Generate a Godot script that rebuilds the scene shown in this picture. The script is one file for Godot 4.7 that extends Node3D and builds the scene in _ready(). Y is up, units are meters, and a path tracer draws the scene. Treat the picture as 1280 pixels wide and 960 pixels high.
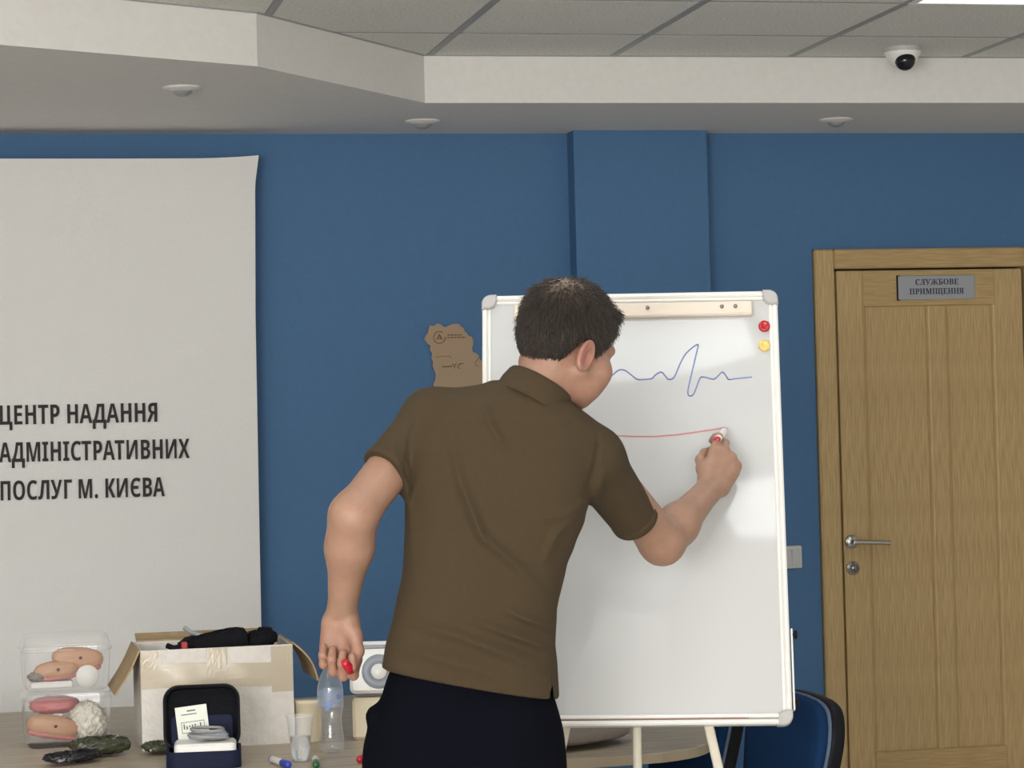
extends Node3D
# A man writing on a flipchart in a meeting room. Metres, y up, back wall at z = 0, the camera looks towards -z.

var M := {}
var names := {}

func _ready() -> void:
	set_camera()
	set_lights()
	make_materials()
	build_room()
	build_ceiling()
	build_door()
	build_wall_things()
	build_banner()
	build_table()
	build_flipchart()
	build_chairs()
	build_containers()
	build_carton()
	build_case()
	build_table_things()
	build_person()

# ---------------------------------------------------------------- camera and light
func set_camera() -> void:
	var c := Camera3D.new()
	c.name = "camera"
	c.fov = 2.0 * rad_to_deg(atan(480.0 / 3080.0))
	c.near = 0.05
	c.far = 60.0
	add_child(c)
	var yaw := 0.2147
	var pitch := 0.014
	var roll := -0.0262
	var f := Vector3(sin(yaw) * cos(pitch), sin(pitch), -cos(yaw) * cos(pitch))
	var r0 := Vector3(cos(yaw), 0, sin(yaw))
	var u0 := r0.cross(f)
	var r := r0 * cos(roll) + u0 * sin(roll)
	var u := u0 * cos(roll) - r0 * sin(roll)
	c.transform = Transform3D(Basis(r, u, -f), Vector3(0, 1.5339, 8.514))
	c.current = true

const PANEL_ENERGY := 0.33
const WINDOW_ENERGY := 14.5

func set_lights() -> void:
	var we := WorldEnvironment.new()
	we.name = "world_environment"
	var e := Environment.new()
	e.background_mode = Environment.BG_SKY
	var sky := Sky.new()
	var sm := ProceduralSkyMaterial.new()
	sm.sky_top_color = Color(0.45, 0.58, 0.78)
	sm.sky_horizon_color = Color(0.78, 0.82, 0.86)
	sm.ground_bottom_color = Color(0.3, 0.3, 0.3)
	sm.ground_horizon_color = Color(0.6, 0.6, 0.6)
	sky.sky_material = sm
	e.sky = sky
	e.tonemap_mode = Environment.TONE_MAPPER_LINEAR
	e.tonemap_exposure = 1.08
	e.sdfgi_enabled = true
	e.ssao_enabled = true
	e.ssil_enabled = true
	we.environment = e
	add_child(we)

# ---------------------------------------------------------------- naming
func numbered(called: String) -> String:
	var k: int = names.get(called, 0)
	names[called] = k + 1
	return called if k == 0 else "%s_%03d" % [called, k]

func tag(o: Node3D, label: String, category: String, group := "", kind := "") -> Node3D:
	if label: o.set_meta("label", label)
	if category: o.set_meta("category", category)
	if group: o.set_meta("group", group)
	if kind: o.set_meta("kind", kind)
	return o

func thing(called: String, label: String, category: String, at := Vector3.ZERO, turn := 0.0, group := "") -> Node3D:
	var o := Node3D.new()
	o.name = numbered(called)
	add_child(o)
	o.position = at
	o.rotation.y = turn
	tag(o, label, category, group)
	return o

func put(called: String, mesh: Mesh, m: Material, parent: Node3D = null) -> MeshInstance3D:
	var o := MeshInstance3D.new()
	o.mesh = mesh
	o.material_override = m
	if parent == null:
		o.name = numbered(called)
		add_child(o)
	else:
		o.name = called
		parent.add_child(o, true)
	return o

func new_st() -> SurfaceTool:
	var st := SurfaceTool.new()
	st.begin(Mesh.PRIMITIVE_TRIANGLES)
	st.set_smooth_group(-1)
	return st

func obj(called: String, st: SurfaceTool, m: Material, parent: Node3D = null) -> MeshInstance3D:
	st.generate_normals()
	return put(called, st.commit(), m, parent)

func struct(called: String, st: SurfaceTool, m: Material, label := "") -> MeshInstance3D:
	var o := obj(called, st, m)
	tag(o, label, "", "", "structure")
	return o

# ---------------------------------------------------------------- shapes
func tri(st: SurfaceTool, a: Vector3, b: Vector3, c: Vector3) -> void:   # counter-clockwise seen from outside
	st.add_vertex(a); st.add_vertex(c); st.add_vertex(b)

func quad(st: SurfaceTool, a: Vector3, b: Vector3, c: Vector3, d: Vector3) -> void:
	tri(st, a, b, c); tri(st, a, c, d)

func poly_out(st: SurfaceTool, p: Array, o: Vector3) -> void:            # convex polygon, turned to face away from o
	var n: Vector3 = (p[1] - p[0]).cross(p[2] - p[0])
	if n.dot(p[0] - o) < 0: p.reverse()
	for i in range(1, p.size() - 1): tri(st, p[0], p[i], p[i + 1])

func box(st: SurfaceTool, c: Vector3, s: Vector3, bev := 0.0, t := Transform3D()) -> void:
	var h := s / 2
	var b := minf(bev, minf(h.x, minf(h.y, h.z)) * 0.9)
	var o := t * c
	st.set_smooth_group(-1)
	var v := func(sx: int, sy: int, sz: int, ax: int) -> Vector3:
		var q := Vector3(sx * (h.x - (0.0 if ax == 0 else b)), sy * (h.y - (0.0 if ax == 1 else b)), sz * (h.z - (0.0 if ax == 2 else b)))
		return t * (c + q)
	for s1 in [-1, 1]:
		poly_out(st, [v.call(s1, -1, -1, 0), v.call(s1, 1, -1, 0), v.call(s1, 1, 1, 0), v.call(s1, -1, 1, 0)], o)
		poly_out(st, [v.call(-1, s1, -1, 1), v.call(1, s1, -1, 1), v.call(1, s1, 1, 1), v.call(-1, s1, 1, 1)], o)
		poly_out(st, [v.call(-1, -1, s1, 2), v.call(1, -1, s1, 2), v.call(1, 1, s1, 2), v.call(-1, 1, s1, 2)], o)
	if b <= 0.0: return
	for s1 in [-1, 1]:
		for s2 in [-1, 1]:
			poly_out(st, [v.call(s1, s2, -1, 0), v.call(s1, s2, 1, 0), v.call(s1, s2, 1, 1), v.call(s1, s2, -1, 1)], o)
			poly_out(st, [v.call(s1, -1, s2, 0), v.call(s1, 1, s2, 0), v.call(s1, 1, s2, 2), v.call(s1, -1, s2, 2)], o)
			poly_out(st, [v.call(-1, s1, s2, 1), v.call(1, s1, s2, 1), v.call(1, s1, s2, 2), v.call(-1, s1, s2, 2)], o)
			for s3 in [-1, 1]:
				poly_out(st, [v.call(s1, s2, s3, 0), v.call(s1, s2, s3, 1), v.call(s1, s2, s3, 2)], o)

func bar(st: SurfaceTool, a: Vector3, b: Vector3, w: float, d: float, bev := 0.0, out := Vector3(0, 0, 1)) -> void:   # a box from a to b, w wide, d deep along out
	var y := (b - a).normalized()
	var x := y.cross(out).normalized()
	box(st, Vector3.ZERO, Vector3(w, a.distance_to(b), d), bev, Transform3D(Basis(x, y, x.cross(y)), (a + b) / 2))

func lathe(st: SurfaceTool, prof: Array, n := 32, t := Transform3D(), smooth := true) -> void:   # prof: (radius, height) going up the outside
	for i in range(prof.size() - 1):
		st.set_smooth_group(1 if smooth else -1)
		var p: Vector2 = prof[i]
		var q: Vector2 = prof[i + 1]
		for k in n:
			var a0 := TAU * k / n
			var a1 := TAU * (k + 1) / n
			var d0 := Vector3(cos(a0), 0, -sin(a0))
			var d1 := Vector3(cos(a1), 0, -sin(a1))
			var A := t * (d0 * p.x + Vector3(0, p.y, 0))
			var B := t * (d1 * p.x + Vector3(0, p.y, 0))
			var C := t * (d1 * q.x + Vector3(0, q.y, 0))
			var D := t * (d0 * q.x + Vector3(0, q.y, 0))
			if p.x > 1e-6: tri(st, A, B, C)
			if q.x > 1e-6: tri(st, A, C, D)

func tube(st: SurfaceTool, pts: Array, r: float, n := 10, r_end := -1.0, caps := true) -> void:
	var rings := []
	var side := Vector3.UP
	for i in pts.size():
		var d: Vector3 = (pts[mini(i + 1, pts.size() - 1)] - pts[maxi(i - 1, 0)]).normalized()
		if i == 0: side = d.cross(Vector3.UP if absf(d.y) < 0.9 else Vector3.RIGHT).normalized()
		side = (side - d * side.dot(d)).normalized()
		var other := d.cross(side)
		var rr := r if r_end < 0 else lerpf(r, r_end, float(i) / (pts.size() - 1))
		var ring := []
		for k in n: ring.append(pts[i] + (side * cos(TAU * k / n) + other * sin(TAU * k / n)) * rr)
		rings.append(ring)
	st.set_smooth_group(1)
	for i in range(rings.size() - 1):
		for k in n:
			quad(st, rings[i][k], rings[i][(k + 1) % n], rings[i + 1][(k + 1) % n], rings[i + 1][k])
	if caps:
		st.set_smooth_group(-1)
		for k in range(1, n - 1):
			tri(st, rings[0][0], rings[0][k + 1], rings[0][k])
			tri(st, rings[-1][0], rings[-1][k], rings[-1][k + 1])

func prism(st: SurfaceTool, p: PackedVector2Array, z0: float, z1: float, t := Transform3D(), bev := 0.0, smooth := false) -> void:   # outline in x, y pulled from z0 to z1; bev rounds the z1 edge
	if Geometry2D.is_polygon_clockwise(p): p.reverse()
	var rings := [[p, z0], [p, z1]]
	if bev > 0.0:
		var inner := PackedVector2Array()
		for i in p.size():
			var a: Vector2 = (p[i] - p[i - 1]).normalized()
			var b: Vector2 = (p[(i + 1) % p.size()] - p[i]).normalized()
			var nn := (Vector2(-a.y, a.x) + Vector2(-b.y, b.x))
			inner.append(p[i] + nn.normalized() * bev / maxf(0.4, nn.length() / 2))
		rings = [[p, z0], [p, z1 - bev], [inner, z1]]
	for i in range(rings.size() - 1):
		st.set_smooth_group(10 + i if smooth else -1)
		for k in p.size():
			var k1 := (k + 1) % p.size()
			var a0: Vector2 = rings[i][0][k]
			var a1: Vector2 = rings[i][0][k1]
			var b0: Vector2 = rings[i + 1][0][k]
			var b1: Vector2 = rings[i + 1][0][k1]
			quad(st, t * Vector3(a0.x, a0.y, rings[i][1]), t * Vector3(a1.x, a1.y, rings[i][1]), t * Vector3(b1.x, b1.y, rings[i + 1][1]), t * Vector3(b0.x, b0.y, rings[i + 1][1]))
	st.set_smooth_group(-1)
	for end in [0, rings.size() - 1]:
		var q: PackedVector2Array = rings[end][0]
		var ix := Geometry2D.triangulate_polygon(q)
		for k in range(0, ix.size(), 3):
			var a := t * Vector3(q[ix[k]].x, q[ix[k]].y, rings[end][1])
			var b := t * Vector3(q[ix[k + 1]].x, q[ix[k + 1]].y, rings[end][1])
			var c := t * Vector3(q[ix[k + 2]].x, q[ix[k + 2]].y, rings[end][1])
			var ccw := (q[ix[k + 1]] - q[ix[k]]).cross(q[ix[k + 2]] - q[ix[k]]) > 0
			if ccw == (end != 0): tri(st, a, b, c)
			else: tri(st, a, c, b)

func rounded(w: float, h: float, r: float, n := 6) -> PackedVector2Array:
	var p := PackedVector2Array()
	for q in 4:
		var c := Vector2((w / 2 - r) * (1 if q in [0, 3] else -1), (h / 2 - r) * (1 if q < 2 else -1))
		for k in n + 1:
			var a := PI / 2 * q + PI / 2 * k / n
			p.append(c + Vector2(cos(a), sin(a)) * r)
	return p

func tray(st: SurfaceTool, w: float, h: float, r: float, depth: float, wall: float, t: Transform3D, floor_thick := 0.003) -> void:   # an open rounded tray, floor at z = 0, rim at z = depth
	var o := rounded(w, h, r)
	var i := rounded(w - 2 * wall, h - 2 * wall, maxf(r - wall, 0.002))
	prism(st, o, 0, floor_thick, t)
	for k in o.size():
		var k1 := (k + 1) % o.size()
		st.set_smooth_group(21)
		quad(st, t * Vector3(o[k].x, o[k].y, 0), t * Vector3(o[k1].x, o[k1].y, 0), t * Vector3(o[k1].x, o[k1].y, depth), t * Vector3(o[k].x, o[k].y, depth))
		st.set_smooth_group(22)
		quad(st, t * Vector3(i[k1].x, i[k1].y, floor_thick), t * Vector3(i[k].x, i[k].y, floor_thick), t * Vector3(i[k].x, i[k].y, depth), t * Vector3(i[k1].x, i[k1].y, depth))
		st.set_smooth_group(-1)
		quad(st, t * Vector3(o[k].x, o[k].y, depth), t * Vector3(o[k1].x, o[k1].y, depth), t * Vector3(i[k1].x, i[k1].y, depth), t * Vector3(i[k].x, i[k].y, depth))

func blob(st: SurfaceTool, c: Vector3, r: Vector3, e: float, amp: float, freq: float, sd: int, t := Transform3D(), nu := 40, nv := 24) -> void:   # a soft lumpy body: a superellipsoid with noise
	var no := FastNoiseLite.new()
	no.seed = sd
	no.frequency = freq
	no.fractal_octaves = 3
	var sp := func(x: float) -> float: return signf(x) * pow(absf(x), 2.0 / e)
	var P := []
	for j in nv + 1:
		var row := []
		var ph := -PI / 2 + PI * j / nv
		for i in nu:
			var th := TAU * i / nu
			var d := Vector3(sp.call(cos(ph)) * sp.call(cos(th)), sp.call(sin(ph)), -sp.call(cos(ph)) * sp.call(sin(th)))
			var q := Vector3(d.x * r.x, d.y * r.y, d.z * r.z)
			var w := no.get_noise_3dv(q * 100.0 + Vector3(sd, 0, 0)) * amp
			row.append(t * (c + q + d.normalized() * w * (1.0 if j > 0 and j < nv else 0.0)))
		P.append(row)
	st.set_smooth_group(1)
	for j in nv:
		for i in nu:
			var i1 := (i + 1) % nu
			if j > 0: tri(st, P[j][i], P[j][i1], P[j + 1][i1])
			if j < nv - 1: tri(st, P[j][i], P[j + 1][i1], P[j + 1][i])
			elif j == nv - 1: tri(st, P[j][i], P[j][i1], P[j + 1][0])
	

func sheet(st: SurfaceTool, f: Callable, nu: int, nv: int, thick := 0.0) -> void:   # f(u, v) -> point; front faces the side that u x v points to
	st.set_smooth_group(1)
	var F := []
	for j in nv + 1:
		var row := []
		for i in nu + 1: row.append(f.call(float(i) / nu, float(j) / nv))
		F.append(row)
	var N := []
	for j in nv + 1:
		var row := []
		for i in nu + 1:
			var du: Vector3 = F[j][mini(i + 1, nu)] - F[j][maxi(i - 1, 0)]
			var dv: Vector3 = F[mini(j + 1, nv)][i] - F[maxi(j - 1, 0)][i]
			row.append(du.cross(dv).normalized() * thick)
		N.append(row)
	for j in nv:
		for i in nu:
			quad(st, F[j][i], F[j][i + 1], F[j + 1][i + 1], F[j + 1][i])
	if thick <= 0: return
	for j in nv:
		for i in nu:
			quad(st, F[j][i] - N[j][i], F[j + 1][i] - N[j + 1][i], F[j + 1][i + 1] - N[j + 1][i + 1], F[j][i + 1] - N[j][i + 1])
	st.set_smooth_group(-1)
	for i in nu:
		quad(st, F[0][i] - N[0][i], F[0][i + 1] - N[0][i + 1], F[0][i + 1], F[0][i])
		quad(st, F[nv][i], F[nv][i + 1], F[nv][i + 1] - N[nv][i + 1], F[nv][i] - N[nv][i])
	for j in nv:
		quad(st, F[j][0] - N[j][0], F[j][0], F[j + 1][0], F[j + 1][0] - N[j + 1][0])
		quad(st, F[j][nu], F[j][nu] - N[j][nu], F[j + 1][nu] - N[j + 1][nu], F[j + 1][nu])

func lettering(called: String, text: String, m: Material, parent: Node3D, lower_left: Vector3, width: float, cap: float, face := "Droid Sans", turn := Basis(), depth := 0.0008) -> MeshInstance3D:
	var tm := TextMesh.new()
	var f := SystemFont.new()
	f.font_names = PackedStringArray([face])
	f.font_weight = 700
	tm.font = f
	tm.font_size = 64
	tm.pixel_size = 0.01
	tm.depth = 0.02
	tm.curve_step = 1.0
	tm.horizontal_alignment = HORIZONTAL_ALIGNMENT_LEFT
	tm.text = text
	var bb := tm.get_aabb()
	var o := put(called, tm, m, parent)
	var hm := TextMesh.new()
	hm.font = f
	hm.font_size = 64
	hm.pixel_size = 0.01
	hm.text = "Н"
	var capbox := hm.get_aabb()
	var sx := width / bb.size.x
	var sy := cap / capbox.size.y
	var sz := depth / 0.02
	o.transform = Transform3D(turn * Basis.from_scale(Vector3(sx, sy, sz)), lower_left - turn * Vector3(bb.position.x * sx, capbox.position.y * sy, bb.position.z * sz))
	return o

# ---------------------------------------------------------------- materials
func noise_tex(freq: float, a: Color, b: Color, oct := 4, sd := 1, size := 512, normal := 0.0, kind := FastNoiseLite.TYPE_SIMPLEX_SMOOTH) -> NoiseTexture2D:
	var t := NoiseTexture2D.new()
	t.width = size
	t.height = size
	t.seamless = true
	var n := FastNoiseLite.new()
	n.seed = sd
	n.frequency = freq
	n.noise_type = kind
	n.fractal_octaves = oct
	t.noise = n
	if normal > 0.0:
		t.as_normal_map = true
		t.bump_strength = normal
	else:
		var g := Gradient.new()
		g.set_color(0, a)
		g.set_color(1, b)
		t.color_ramp = g
	return t

func mat(called: String, c: Color, rough := 0.6, metal := 0.0) -> StandardMaterial3D:
	var m := StandardMaterial3D.new()
	m.resource_name = called
	m.albedo_color = c
	m.roughness = rough
	m.metallic = metal
	M[called] = m
	return m

func grain(m: StandardMaterial3D, tex: Texture2D, scale: Vector3, bump: Texture2D = null, strength := 0.3) -> StandardMaterial3D:
	m.uv1_triplanar = true
	m.uv1_scale = scale
	if tex: m.albedo_texture = tex
	if bump:
		m.normal_enabled = true
		m.normal_texture = bump
		m.normal_scale = strength
	return m

func lin(r: float, g: float, b: float) -> Color:
	return Color(r, g, b).linear_to_srgb()

func make_materials() -> void:
	var fine := noise_tex(0.05, Color(), Color(), 4, 3, 512, 6.0)
	var soft := noise_tex(0.03, Color(0.97, 0.97, 0.97), Color(1, 1, 1), 5, 5)
	var weave := noise_tex(0.2, Color(), Color(), 2, 8, 512, 8.0, FastNoiseLite.TYPE_CELLULAR)
	grain(mat("wall_blue", lin(0.060, 0.152, 0.300), 0.75), soft, Vector3(1.5, 1.5, 1.5), fine, 0.10)
	grain(mat("white_paint", lin(0.72, 0.70, 0.675), 0.8), soft, Vector3(1.5, 1.5, 1.5), fine, 0.07)
	grain(mat("rear_paint", lin(0.7, 0.68, 0.64), 0.8), soft, Vector3(1, 1, 1))
	grain(mat("tile", lin(0.84, 0.84, 0.80), 0.95), noise_tex(0.06, Color(0.84, 0.84, 0.83), Color(1, 1, 1), 3, 11), Vector3(2.5, 2.5, 2.5), noise_tex(0.09, Color(), Color(), 3, 12, 512, 10.0), 0.5)
	mat("grid_steel", lin(0.30, 0.30, 0.31), 0.5)
	grain(mat("floor", lin(0.68, 0.66, 0.62), 0.5), noise_tex(0.01, Color(0.9, 0.89, 0.87), Color(1, 1, 1), 4, 21), Vector3(0.3, 1, 1.5))  # unseen floor, tone lightened to bounce light up to the ceiling
	var wood := noise_tex(0.014, Color(0.84, 0.81, 0.76), Color(1, 1, 1), 5, 31)
	var pores := noise_tex(0.02, Color(), Color(), 4, 32, 512, 4.0)
	grain(mat("oak", lin(0.57, 0.41, 0.20), 0.45), wood, Vector3(20, 0.9, 20), pores, 0.2)
	grain(mat("oak_across", lin(0.54, 0.38, 0.18), 0.45), wood, Vector3(0.9, 20, 20), pores, 0.2)
	grain(mat("table_wood", lin(0.56, 0.475, 0.36), 0.42), noise_tex(0.016, Color(0.72, 0.70, 0.67), Color(1, 1, 1), 5, 41), Vector3(0.55, 7, 7), pores, 0.15)
	mat("table_edge", lin(0.30, 0.24, 0.165), 0.5)
	mat("steel", lin(0.55, 0.54, 0.52), 0.25, 1.0)
	mat("sign_silver", lin(0.36, 0.38, 0.41), 0.45, 0.4)
	mat("sign_ink", lin(0.015, 0.02, 0.05), 0.6)
	grain(mat("banner_cloth", lin(0.80, 0.79, 0.775), 0.9), noise_tex(0.15, Color(0.93, 0.93, 0.93), Color(1, 1, 1), 2, 51), Vector3(3, 3, 3), weave, 0.15)
	mat("banner_ink", lin(0.028, 0.022, 0.022), 0.8)
	mat("board", lin(0.545, 0.548, 0.548), 0.05)
	M.board.metallic_specular = 0.5
	mat("board_frame", lin(0.80, 0.785, 0.75), 0.35)
	mat("corner_grey", lin(0.44, 0.43, 0.42), 0.4)
	mat("clamp_cream", lin(0.72, 0.63, 0.53), 0.4)
	mat("clamp_bolt", lin(0.25, 0.24, 0.2), 0.4, 0.6)
	mat("tray_groove", lin(0.22, 0.12, 0.09), 0.7)
	mat("leg_metal", lin(0.62, 0.57, 0.47), 0.35)
	mat("black_plastic", lin(0.012, 0.012, 0.015), 0.4)
	M.black_plastic.metallic_specular = 0.2
	mat("ink_blue", lin(0.17, 0.22, 0.48), 0.5)
	mat("ink_red", lin(0.52, 0.20, 0.20), 0.5)
	mat("magnet_red", lin(0.45, 0.015, 0.02), 0.25)
	mat("magnet_yellow", lin(0.75, 0.55, 0.14), 0.3)
	grain(mat("chair_fabric", lin(0.010, 0.036, 0.10), 0.9), soft, Vector3(4, 4, 4))
	M.chair_fabric.metallic_specular = 0.2
	mat("chair_piping", lin(0.09, 0.13, 0.2), 0.6)
	grain(mat("plywood_map", lin(0.36, 0.255, 0.16), 0.65), soft, Vector3(2, 12, 6))
	mat("burnt", lin(0.17, 0.095, 0.05), 0.8)
	mat("white_plastic", lin(0.76, 0.75, 0.72), 0.35)
	mat("switch_plastic", lin(0.52, 0.53, 0.52), 0.35)
	mat("dome_dark", lin(0.006, 0.006, 0.012), 0.06)
	mat("lens_grey", lin(0.28, 0.28, 0.28), 0.3)
	grain(mat("carton_white", lin(0.68, 0.645, 0.60), 0.75), noise_tex(0.02, Color(0.95, 0.945, 0.94), Color(1, 1, 1), 4, 61), Vector3(3, 3, 3), fine, 0.3)
	grain(mat("carton_tan", lin(0.44, 0.32, 0.18), 0.85), noise_tex(0.02, Color(0.85, 0.83, 0.8), Color(1, 1, 1), 4, 62), Vector3(3, 3, 3), fine, 0.3)
	mat("tape", lin(0.50, 0.43, 0.33), 0.24)
	grain(mat("nylon", lin(0.010, 0.010, 0.013), 0.7), soft, Vector3(4, 4, 4), weave, 0.6)
	M.nylon.metallic_specular = 0.2
	mat("nylon_navy", lin(0.012, 0.016, 0.04), 0.65)
	M.nylon_navy.metallic_specular = 0.25
	mat("strap_red", lin(0.42, 0.03, 0.035), 0.5)
	mat("grey_plastic", lin(0.28, 0.30, 0.32), 0.35)
	mat("paper", lin(0.76, 0.78, 0.70), 0.7)
	mat("print_ink", lin(0.12, 0.13, 0.11), 0.8)
	mat("cream", lin(0.66, 0.58, 0.42), 0.6)
	mat("dial_grey", lin(0.24, 0.27, 0.31), 0.4)
	mat("pad_skin", lin(0.42, 0.225, 0.125), 0.5)
	mat("pad_dark", lin(0.10, 0.03, 0.02), 0.6)
	mat("pad_pink", lin(0.50, 0.15, 0.15), 0.5)
	mat("foil_olive", lin(0.05, 0.055, 0.03), 0.28)
	mat("foil_black", lin(0.014, 0.013, 0.016), 0.25)
	mat("foil_edge", lin(0.55, 0.54, 0.52), 0.3, 0.6)
	mat("film_white", lin(0.62, 0.58, 0.50), 0.4)
	mat("roll_white", lin(0.66, 0.66, 0.64), 0.8)
	mat("cap_red", lin(0.46, 0.012, 0.028), 0.3)
	mat("cap_blue", lin(0.03, 0.06, 0.42), 0.35)
	mat("cap_green", lin(0.015, 0.11, 0.035), 0.35)
	mat("label_blue", lin(0.16, 0.24, 0.48), 0.4)
	grain(mat("bag_grey", lin(0.24, 0.20, 0.17), 0.9), soft, Vector3(4, 4, 4), weave, 0.5)
	var clear := mat("clear_plastic", Color(0.93, 0.93, 0.94, 0.055), 0.10)
	clear.transparency = BaseMaterial3D.TRANSPARENCY_ALPHA
	var thin := mat("clear_thin", Color(0.95, 0.96, 0.97, 0.07), 0.06)
	thin.transparency = BaseMaterial3D.TRANSPARENCY_ALPHA
	var cupm := mat("clear_cup", Color(0.9, 0.91, 0.92, 0.22), 0.2)
	cupm.transparency = BaseMaterial3D.TRANSPARENCY_ALPHA
	var wrap := mat("label_film", Color(0.62, 0.68, 0.80, 0.35), 0.25)
	wrap.transparency = BaseMaterial3D.TRANSPARENCY_ALPHA
	var water := mat("water", Color(0.97, 0.98, 1.0, 0.03), 0.03)
	water.transparency = BaseMaterial3D.TRANSPARENCY_ALPHA
	water.refraction_enabled = true
	water.refraction_scale = 0.033
	var skin := mat("skin", Color.WHITE, 0.5)
	skin.vertex_color_use_as_albedo = true
	skin.subsurf_scatter_enabled = true
	skin.subsurf_scatter_strength = 0.08
	grain(skin, null, Vector3(8, 8, 8), fine, 0.15)
	var hair := mat("hair", Color.WHITE, 0.55)
	hair.vertex_color_use_as_albedo = true
	var knit := noise_tex(0.35, Color(), Color(), 1, 71, 512, 8.0, FastNoiseLite.TYPE_CELLULAR)
	var shirt := grain(mat("shirt", lin(0.065, 0.0455, 0.0255), 0.9), noise_tex(0.02, Color(0.96, 0.96, 0.96), Color(1, 1, 1), 4, 72), Vector3(6, 6, 6), knit, 0.35)
	shirt.metallic_specular = 0.25
	shirt.rim_enabled = true
	shirt.rim = 0.12
	shirt.rim_tint = 0.5
	grain(mat("trousers", lin(0.004, 0.0045, 0.008), 0.95), soft, Vector3(5, 5, 5), knit, 0.3)
	M.trousers.metallic_specular = 0.15
	mat("shoe", lin(0.01, 0.01, 0.01), 0.4)
	var glow := mat("panel_glow", Color(0.9, 0.9, 0.9), 0.5)
	glow.emission_enabled = true
	glow.emission = Color(0.97, 0.99, 1.0)
	glow.emission_energy_multiplier = 1.3
	var pane := mat("window_glow", Color(0.8, 0.8, 0.8), 0.5)
	pane.emission_enabled = true
	pane.emission = Color(1.0, 0.98, 0.95)
	pane.emission_energy_multiplier = 1.5

# ---------------------------------------------------------------- the room
const X0 := -3.4
const X1 := 4.5
const Z1 := 9.7
const CEIL := 2.6958
const SOFFIT := 2.5433

func build_room() -> void:
	var st := new_st()
	box(st, Vector3((X0 + X1) / 2, -0.05, Z1 / 2), Vector3(X1 - X0 + 0.4, 0.1, Z1 + 0.4))
	struct("floor", st, M.floor, "pale laminate floor of the meeting room")
	st = new_st()
	box(st, Vector3((X0 + 2.985) / 2, 1.4, -0.1), Vector3(2.985 - X0, 2.8, 0.2))
	box(st, Vector3((3.885 + X1) / 2, 1.4, -0.1), Vector3(X1 - 3.885, 2.8, 0.2))
	box(st, Vector3(3.435, 2.46, -0.1), Vector3(0.9, 0.68, 0.2))
	box(st, Vector3(3.435, 1.06, -0.17), Vector3(0.9, 2.12, 0.06))
	struct("wall_back", st, M.wall_blue, "deep blue painted wall behind the flipchart")
	st = new_st()
	box(st, Vector3(X0 - 0.1, 1.4, Z1 / 2), Vector3(0.2, 2.8, Z1 + 0.4))
	struct("wall_left", st, M.rear_paint)
	st = new_st()
	box(st, Vector3(X1 + 0.1, 1.4, Z1 / 2), Vector3(0.2, 2.8, Z1 + 0.4))
	struct("wall_right", st, M.rear_paint)
	# the rear wall behind the camera, with two window openings
	st = new_st()
	var ww := 2.2
	var cx := [-2.05, 0.35]
	var y0 := 0.85
	var y1 := 2.35
	box(st, Vector3((X0 + X1) / 2, y0 / 2, Z1 + 0.1), Vector3(X1 - X0, y0, 0.2))
	box(st, Vector3((X0 + X1) / 2, (y1 + 2.8) / 2, Z1 + 0.1), Vector3(X1 - X0, 2.8 - y1, 0.2))
	var edges := [X0, cx[0] - ww / 2, cx[0] + ww / 2, cx[1] - ww / 2, cx[1] + ww / 2, X1]
	for k in [0, 2, 4]:
		box(st, Vector3((edges[k] + edges[k + 1]) / 2, (y0 + y1) / 2, Z1 + 0.1), Vector3(edges[k + 1] - edges[k], y1 - y0, 0.2))
	struct("wall_rear", st, M.rear_paint)
	for k in 2:
		var w := new_st()
		for s in [-1, 1]:
			box(w, Vector3(s * (ww / 2 - 0.03), (y0 + y1) / 2, 0.1), Vector3(0.06, y1 - y0, 0.08), 0.004)
			box(w, Vector3(0, (y0 + y1) / 2 + s * ((y1 - y0) / 2 - 0.03), 0.1), Vector3(ww, 0.06, 0.08), 0.004)
		box(w, Vector3(0, (y0 + y1) / 2, 0.1), Vector3(0.06, y1 - y0, 0.08), 0.004)
		var win := struct("window_%d" % (k + 1), w, M.white_plastic)
		win.position = Vector3(cx[k], 0, Z1)
		var g := new_st()
		box(g, Vector3(0, (y0 + y1) / 2, 0.12), Vector3(ww - 0.1, y1 - y0 - 0.1, 0.01))
		obj("window_pane", g, M.window_glow, win)
		var l := AreaLight3D.new()
		l.name = "daylight"
		l.area_size = Vector2(ww - 0.14, y1 - y0 - 0.14)
		l.light_color = Color(1.0, 0.995, 0.985)
		l.light_energy = WINDOW_ENERGY * (1.4 if k == 0 else 0.6)
		l.area_range = 30.0
		l.area_attenuation = 2.0
		l.shadow_enabled = true
		l.position = Vector3(0, (y0 + y1) / 2, 0.03)
		win.add_child(l)
	# the flat pilaster on the back wall
	st = new_st()
	box(st, Vector3(2.325, 1.3, 0.048), Vector3(0.49, 2.6, 0.096), 0.002)
	struct("wall_pilaster", st, M.wall_blue, "shallow blue pilaster projecting from the wall above the flipchart")

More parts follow.
